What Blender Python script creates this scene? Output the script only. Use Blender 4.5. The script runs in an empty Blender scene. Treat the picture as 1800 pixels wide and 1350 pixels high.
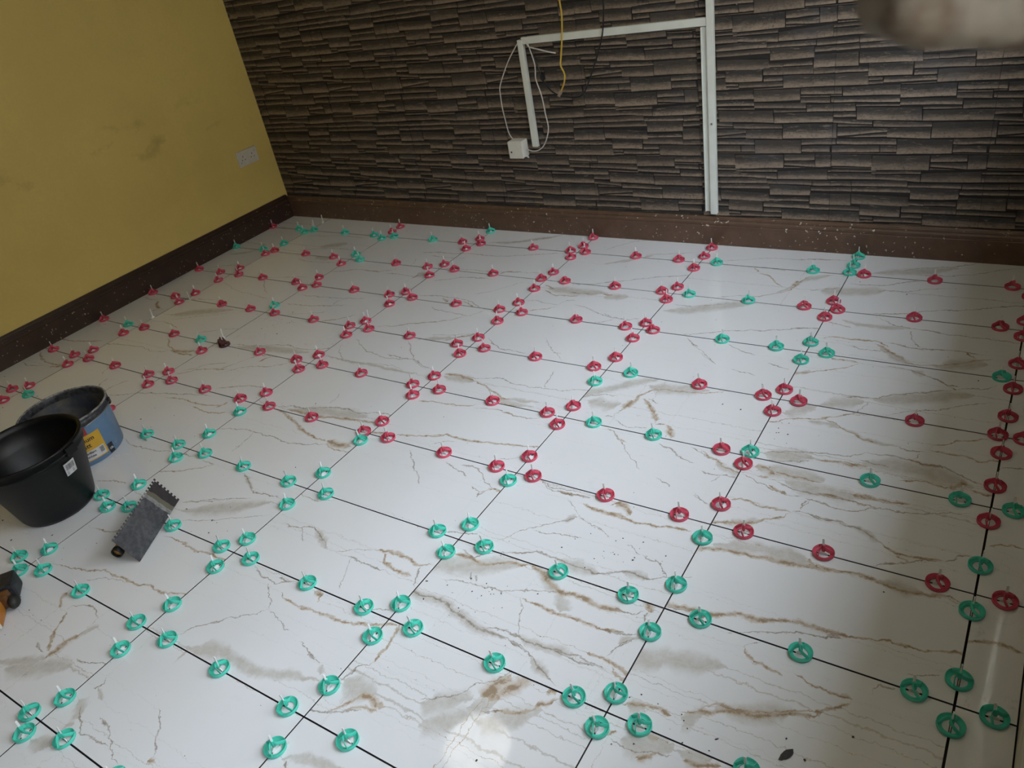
import bpy, bmesh, math, random
from mathutils import Vector, Matrix, noise
random.seed(7)
# tuned values: exposure, sky brightness, base colours
EXPO = -0.17
SKY = 21.0
YEL = (.82, .635, .205)
MARBLE = (.78, .785, .80)
STONE_L = (.150, .114, .082)
STONE_D = (.028, .024, .021)
STONE_C = (.085, .085, .095)
GREEN = (.085, .64, .48)
RED = (.64, .085, .14)
LAMP = 5.5
LAB_A = .22
TUB_A = .14
SILL = 1.06
REV = .28
WEND = 1.75
CEIL = (.72, .64, .48)
FRONT = (.25, .19, .13)
BD = 3.0
BH = 3.4
WSTART = -1.45
SC = bpy.context.scene
COL = SC.collection
# ---------------------------------------------------------------- camera, light, exposure
cam_d = bpy.data.cameras.new('camera'); cam = bpy.data.objects.new('camera', cam_d); COL.objects.link(cam)
cam_d.sensor_width = 36; cam_d.lens = 27.443; cam_d.clip_start = 0.01
cam_d.dof.use_dof = True; cam_d.dof.focus_distance = 2.0; cam_d.dof.aperture_fstop = 7.5
cam.matrix_world = Matrix(((0.8325664, -0.1610364, 0.5300004, 2.98306),
                           (0.5272173, 0.5238909, -0.6690144, -0.82886),
                           (-0.1699267, 0.8364243, 0.5210751, 1.44114), (0, 0, 0, 1)))
SC.camera = cam
SC.view_settings.view_transform = 'Standard'; SC.view_settings.look = 'None'
SC.view_settings.exposure = EXPO; SC.view_settings.gamma = 1; SC.view_settings.use_curve_mapping = False
wd = bpy.data.worlds.new('sky'); SC.world = wd; wd.use_nodes = True
bg = wd.node_tree.nodes['Background']; bg.inputs[0].default_value = (0.80, 0.89, 1.0, 1); bg.inputs[1].default_value = SKY
# room measures
XL, XR, YB, YF, ZC = -0.95, 3.10, 2.305, -2.6, 2.45
WZ0, WZ1 = SILL, 2.20; WINS = ((WSTART, -.62), (-.28, WEND))          # two window openings in the right wall, beside the camera
for wy0, wy1 in WINS:
    ld = bpy.data.lights.new('window_portal', 'AREA'); ld.shape = 'RECTANGLE'; ld.size = WZ1 - WZ0; ld.size_y = wy1 - wy0
    ld.cycles.is_portal = True
    lp = bpy.data.objects.new('window_portal', ld); COL.objects.link(lp)
    lp.location = (XR + REV + .02, (wy0 + wy1) / 2, (WZ0 + WZ1) / 2); lp.rotation_euler = (0, math.radians(90), 0)


# measured layout in metres: joint lines, clips, stones of one wallpaper repeat, marble veins, cables
GX={-1: -0.6051, 0: 0.0024, 1: 0.6038, 2: 1.2031, 3: 1.8001, 4: 2.4002, 5: 2.9955}
GY={-6: -1.8, -5: -1.5, -4: -1.2, -3: -0.9, -2: -0.5994, -1: -0.3007, 0: -0.0018, 1: 0.2982, 2: 0.6008, 3: 0.9008, 4: 1.2016, 5: 1.4983, 6: 1.8019, 7: 2.1003}
CLIPS=[('r','B',7,-0.921,2.1003,0),('g','B',7,-0.689,2.1003,0),('g','A',-1,-0.6051,2.064,0),('g','B',7,-0.562,2.1003,0),('g','B',7,-0.31,2.1003,0),('g','B',7,-0.083,2.1003,0),('g','A',0,0.0024,2.066,0),('r','A',0,0.0024,2.157,0),('g','B',7,0.063,2.1003,0),('g','B',6,-0.915,1.8019,0),('g','B',6,-0.678,1.8019,0),('r','A',-1,-0.6051,1.753,0),('r','B',6,-0.581,1.8019,0),('g','A',-1,-0.6051,1.896,0),('r','B',6,-0.329,1.8019,0),('r','B',6,-0.114,1.8019,0),('r','A',0,0.0024,1.737,0),('g','A',0,0.0024,1.853,0),('g','B',6,0.077,1.8019,0),('r','B',6,0.326,1.8019,0),('r','B',5,-0.877,1.4983,0),('r','B',5,-0.69,1.4983,0),('r','A',-1,-0.6051,1.564,0),('r','B',5,-0.536,1.4983,0),('r','A',-1,-0.6051,1.414,0),('r','B',5,-0.344,1.4983,0),('r','B',5,-0.09,1.4983,0),('r','A',0,0.0024,1.452,0),('r','A',0,0.0024,1.57,0),('r','B',5,0.058,1.4983,0),('r','B',5,0.314,1.4983,0),('r','B',5,0.537,1.4983,0),('r','A',1,0.6038,1.42,0),('r','A',-1,-0.6051,1.261,0),('r','B',4,-0.697,1.2016,0),('r','A',-1,-0.6051,1.157,0),('r','B',4,-0.317,1.2016,0),('r','B',4,-0.101,1.2016,0),('g','A',0,0.0024,1.264,0),('r','B',4,0.072,1.2016,0),('r','B',4,0.332,1.2016,0),('r','B',4,0.558,1.2016,0),('r','A',1,0.6038,1.256,0),('r','B',4,0.67,1.2016,0),('r','A',1,0.6038,1.13,0),('r','B',3,-0.3,0.9008,0),('g','B',3,-0.1,0.9008,0),('r','A',0,0.0024,0.826,0),('r','B',3,0.068,0.9008,1),('r','B',3,0.305,0.9008,0),('r','B',3,0.532,0.9008,0),('r','A',1,0.6038,0.96,0),('r','A',0,0.0024,2.23,0),('g','B',7,0.335,2.1003,0),('r','B',7,0.53,2.1003,0),('r','A',1,0.6038,2.029,0),('r','A',1,0.6038,2.153,0),('r','B',7,0.647,2.1003,0),('g','A',1,0.6038,2.254,0),('r','B',7,0.96,2.1003,0),('r','B',7,1.166,2.1003,0),('r','A',2,1.2031,2.035,0),('r','A',2,1.2031,2.161,0),('r','B',7,1.246,2.1003,0),('r','A',2,1.2031,2.262,0),('r','B',6,0.531,1.8019,0),('r','A',1,0.6038,1.72,0),('r','A',1,0.6038,1.844,0),('r','B',6,0.695,1.8019,0),('r','B',6,0.92,1.8019,0),('r','A',2,1.2031,1.872,0),('r','B',6,1.181,1.8019,0),('r','A',2,1.2031,1.706,0),('r','B',6,1.302,1.8019,0),('r','B',6,1.543,1.8019,0),('r','A',1,0.6038,1.541,0),('r','B',5,0.675,1.4983,0),('r','B',5,0.925,1.4983,0),('r','B',5,1.153,1.4983,0),('r','A',2,1.2031,1.407,0),('r','A',2,1.2031,1.573,0),('r','B',5,1.265,1.4983,0),('r','B',5,1.521,1.4983,0),('r','B',4,0.899,1.2016,0),('r','B',4,1.143,1.2016,0),('r','A',2,1.2031,1.139,0),('r','A',2,1.2031,1.267,0),('r','B',4,1.276,1.2016,0),('r','B',4,1.509,1.2016,0),('r','B',4,1.753,1.2016,0),('r','A',3,1.8001,1.28,0),('r','B',7,1.502,2.1003,0),('r','B',7,1.705,2.1003,0),('r','A',3,1.8001,2.243,0),('r','A',3,1.8001,2.152,0),('r','A',3,1.8001,2.031,0),('g','B',7,1.874,2.1003,0),('g','B',7,2.266,2.1003,0),('r','B',6,1.754,1.8019,0),('r','A',3,1.8001,1.852,0),('r','A',3,1.8001,1.738,0),('g','B',6,1.87,1.8019,0),('g','B',6,2.106,1.8019,0),('r','B',6,2.312,1.8019,0),('r','A',4,2.4002,1.737,0),('r','B',5,1.735,1.4983,0),('r','A',3,1.8001,1.541,0),('r','B',5,1.848,1.4983,0),('r','A',3,1.8001,1.423,0),('g','B',5,2.112,1.4983,0),('g','B',5,2.301,1.4983,0),('g','A',4,2.4002,1.555,0),('g','A',4,2.4002,1.436,0),('g','B',5,2.466,1.4983,0),('g','B',4,1.895,1.2016,0),('r','B',4,2.141,1.2016,0),('g','A',4,2.4002,2.257,0),('g','A',4,2.4002,2.175,0),('g','A',4,2.4002,2.109,0),('r','B',7,2.454,2.1003,0),('r','B',7,2.696,2.1003,0),('r','B',7,2.939,2.1003,0),('r','A',5,2.9955,2.037,0),('r','A',4,2.4002,1.862,0),('r','B',6,2.429,1.8019,0),('r','B',6,2.677,1.8019,0),('r','B',6,2.93,1.8019,0),('r','A',5,2.9955,1.856,0),('r','A',5,2.9955,1.754,0),('g','B',5,2.962,1.4983,0),('r','A',5,2.9955,1.582,0),('r','A',5,2.9955,1.44,0),('r','B',4,2.777,1.2016,0),('r','A',5,2.9955,1.295,0),('r','B',4,2.98,1.2016,0),('r','B',4,3.04,1.2016,0),('r','A',5,2.9955,1.122,0),('r','A',5,2.9955,0.981,0),('g','B',3,2.721,0.9008,0),('g','B',3,2.928,0.9008,0),('r','B',4,-0.893,1.2016,0),('r','B',3,-0.888,0.9008,0),('g','B',3,-0.675,0.9008,0),('r','A',-1,-0.6051,0.828,0),('r','B',3,-0.54,0.9008,0),('r','B',2,-0.851,0.6008,0),('r','B',2,-0.663,0.6008,0),('r','A',-1,-0.6051,0.532,0),('r','A',-1,-0.6051,0.663,0),('r','B',2,-0.545,0.6008,0),('r','B',2,-0.327,0.6008,0),('r','B',2,-0.076,0.6008,0),('r','A',0,0.0024,0.544,0),('r','A',0,0.0024,0.648,0),('r','B',2,0.088,0.6008,0),('r','B',2,0.31,0.6008,0),('r','B',1,-0.666,0.2982,0),('r','A',-1,-0.6051,0.345,0),('g','B',1,-0.526,0.2982,0),('r','A',-1,-0.6051,0.227,0),('r','A',0,0.0024,0.357,0),('g','B',1,0.084,0.2982,0),('r','A',1,0.6038,0.845,0),('r','B',3,0.682,0.9008,0),('r','B',3,0.896,0.9008,0),('r','B',3,1.156,0.9008,0),('r','A',2,1.2031,0.841,0),('r','A',2,1.2031,0.973,0),('r','B',3,1.28,0.9008,0),('r','A',1,0.6038,0.668,0),('r','B',2,0.529,0.6008,0),('g','A',1,0.6038,0.534,0),('r','B',2,0.694,0.6008,0),('r','B',2,0.923,0.6008,0),('r','A',2,1.2031,0.67,0),('r','B',2,1.178,0.6008,0),('g','A',2,1.2031,0.556,0),('r','B',2,1.288,0.6008,0),('r','B',2,1.526,0.6008,0),('g','B',1,0.899,0.2982,0),('g','B',1,1.121,0.2982,0),('g','A',2,1.2031,0.374,0),('g','A',3,1.8001,1.118,0),('r','B',3,1.515,0.9008,0),('r','B',3,1.735,0.9008,0),('r','A',3,1.8001,0.853,0),('r','A',3,1.8001,0.961,0),('g','B',3,1.907,0.9008,0),('g','B',3,2.111,0.9008,0),('r','B',2,1.729,0.6008,0),('r','A',3,1.8001,0.678,0),('r','B',2,1.86,0.6008,0),('g','A',3,1.8001,0.557,0),('r','B',2,2.098,0.6008,0),('r','B',4,2.349,1.2016,0),('r','A',4,2.4002,1.251,0),('r','B',4,2.457,1.2016,0),('r','A',4,2.4002,1.128,0),('r','B',3,2.322,0.9008,0),('g','A',4,2.4002,0.917,0),('r','A',4,2.4002,0.859,0),('r','A',4,2.4002,0.678,0),('r','B',2,2.315,0.6008,0),('g','B',1,0.348,0.2982,0),('g','B',1,0.54,0.2982,0),('g','A',1,0.6038,0.388,0),('g','B',1,0.693,0.2982,0),('g','A',1,0.6038,0.241,0),('g','A',1,0.6038,0.087,0),('g','B',0,0.522,-0.0018,0),('g','A',1,0.6038,-0.032,0),('g','B',0,0.68,-0.0018,0),('g','B',0,0.916,-0.0018,0),('g','A',1,0.6038,-0.238,0),('g','B',-1,0.537,-0.3007,0),('g','A',1,0.6038,-0.335,0),('g','B',-1,0.681,-0.3007,0),('g','B',-1,0.887,-0.3007,0),('g','B',-1,1.161,-0.3007,0),('g','A',2,1.2031,-0.216,0),('g','B',-1,1.298,-0.3007,0),('g','A',2,1.2031,-0.377,0),('g','A',2,1.2031,-0.067,0),('g','B',0,1.151,-0.0018,0),('g','B',-1,1.508,-0.3007,0),('g','A',2,1.2031,-0.533,0),('g','B',-2,1.157,-0.5994,0),('g','A',2,1.2031,-0.637,0),('g','B',-2,1.314,-0.5994,0),('g','B',-2,1.52,-0.5994,0),('g','A',2,1.2031,0.052,0),('g','B',0,1.28,-0.0018,0),('g','A',2,1.2031,0.214,0),('g','B',1,1.289,0.2982,0),('g','B',0,1.511,-0.0018,0),('g','B',0,1.717,-0.0018,0),('g','A',3,1.8001,0.047,0),('g','B',0,1.879,-0.0018,0),('g','A',3,1.8001,-0.063,0),('g','B',-1,1.749,-0.3007,0),('g','A',3,1.8001,-0.216,0),('g','A',3,1.8001,-0.386,0),('g','B',-1,1.936,-0.3007,0),('g','B',1,1.728,0.2982,0),('g','A',3,1.8001,0.356,0),('g','A',3,1.8001,0.242,0),('g','B',1,1.888,0.2982,0),('g','B',1,2.117,0.2982,0),('g','B',0,2.119,-0.0018,0),('g','B',0,2.324,-0.0018,0),('g','A',4,2.4002,0.044,0),('g','A',4,2.4002,-0.044,0),('g','B',0,2.475,-0.0018,0),('g','A',4,2.4002,0.219,0),('g','A',4,2.4002,0.543,0),('r','B',2,2.486,0.6008,0),('r','B',2,2.679,0.6008,0),('g','A',4,2.4002,0.372,0),('g','B',1,2.309,0.2982,0),('g','B',1,2.488,0.2982,0),('g','B',1,2.708,0.2982,0),('r','B',2,2.922,0.6008,0),('r','B',2,3.051,0.6008,0),('g','A',5,2.9955,0.688,0),('g','A',5,2.9955,0.546,0),('r','A',5,2.9955,0.843,0),('g','B',3,3.042,0.9008,0),('g','B',1,2.925,0.2982,0),('g','A',5,2.9955,0.357,0),('g','A',5,2.9955,0.247,0),('g','B',1,3.061,0.2982,0),('g','B',0,2.692,-0.0018,0)]
BARE=[(-0.569, 2.219), (0.579, 1.276), (-0.576, 1.216), (-0.63, 0.996), (0.006, 0.948), (-0.61, 2.143)]
STONES=[[2030,751,2082,749,2082,734,2030,734],[2082,750,2189,753,2190,735,2082,735],[2192,772,2347,773,2349,725,2193,725],[2349,773,2553,766,2557,728,2351,732],[2193,725,2382,722,2383,704,2194,703],[2007,733,2192,734,2193,704,2007,706],[1859,732,2004,731,2003,684,1858,686],[2008,703,2081,702,2081,684,2008,683],[2082,702,2384,701,2386,657,2083,656],[1861,684,1908,683,1908,672,1860,672],[1912,683,2082,682,2082,664,1911,662],[1970,658,2082,661,2082,655,1970,654],[1860,671,1911,671,1911,660,1860,658],[1970,652,2146,654,2147,609,1970,607],[2148,654,2296,653,2297,627,2149,630],[2149,628,2255,626,2255,619,2149,621],[2149,619,2255,618,2256,597,2149,600],[2257,627,2296,627,2297,621,2257,622],[2298,651,2493,655,2496,618,2300,620],[2259,617,2494,616,2496,592,2260,598],[1972,604,2169,601,2169,579,1971,583],[2047,577,2169,575,2169,566,2047,566],[2172,593,2346,594,2348,565,2172,565],[2348,591,2497,588,2497,579,2348,582],[2351,579,2568,574,2573,526,2353,532],[2049,564,2268,563,2270,524,2049,524],[2270,562,2350,563,2351,543,2270,544],[2265,540,2407,530,2408,514,2266,523],[2287,520,2408,512,2409,507,2287,508],[2410,527,2605,520,2607,503,2412,505],[2083,520,2282,521,2285,464,2083,463],[1936,501,2081,503,2081,461,1936,465],[2286,504,2461,502,2462,487,2287,471],[2287,468,2460,485,2462,469,2287,467],[2155,461,2282,463,2283,441,2155,439],[2285,464,2494,462,2496,439,2286,441],[1973,460,2154,458,2155,406,1973,403],[2157,436,2261,436,2262,411,2157,411],[2264,436,2438,438,2440,411,2265,410],[2440,438,2496,438,2498,411,2442,411],[2159,408,2497,409,2497,404,2159,405],[1892,399,2087,400,2087,345,1890,340],[2089,401,2206,403,2207,378,2090,375],[2090,372,2209,375,2209,350,2090,357],[2090,355,2171,350,2171,347,2090,346],[2209,403,2267,403,2269,352,2210,350],[2269,404,2414,402,2417,354,2271,356],[2271,353,2416,352,2416,348,2272,348],[1892,338,2062,342,2062,330,1892,328],[1908,325,2062,327,2062,298,1908,307],[2064,333,2257,345,2259,302,2064,298],[2258,344,2433,345,2434,334,2258,333],[2258,330,2432,330,2434,305,2259,303],[2347,300,2544,306,2546,280,2348,277],[2022,294,2199,298,2200,277,2022,278],[2201,296,2346,299,2347,278,2202,275],[2350,275,2556,279,2558,257,2351,256],[2033,278,2193,275,2195,235,2033,231],[2195,271,2349,275,2350,256,2196,254]]
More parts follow.
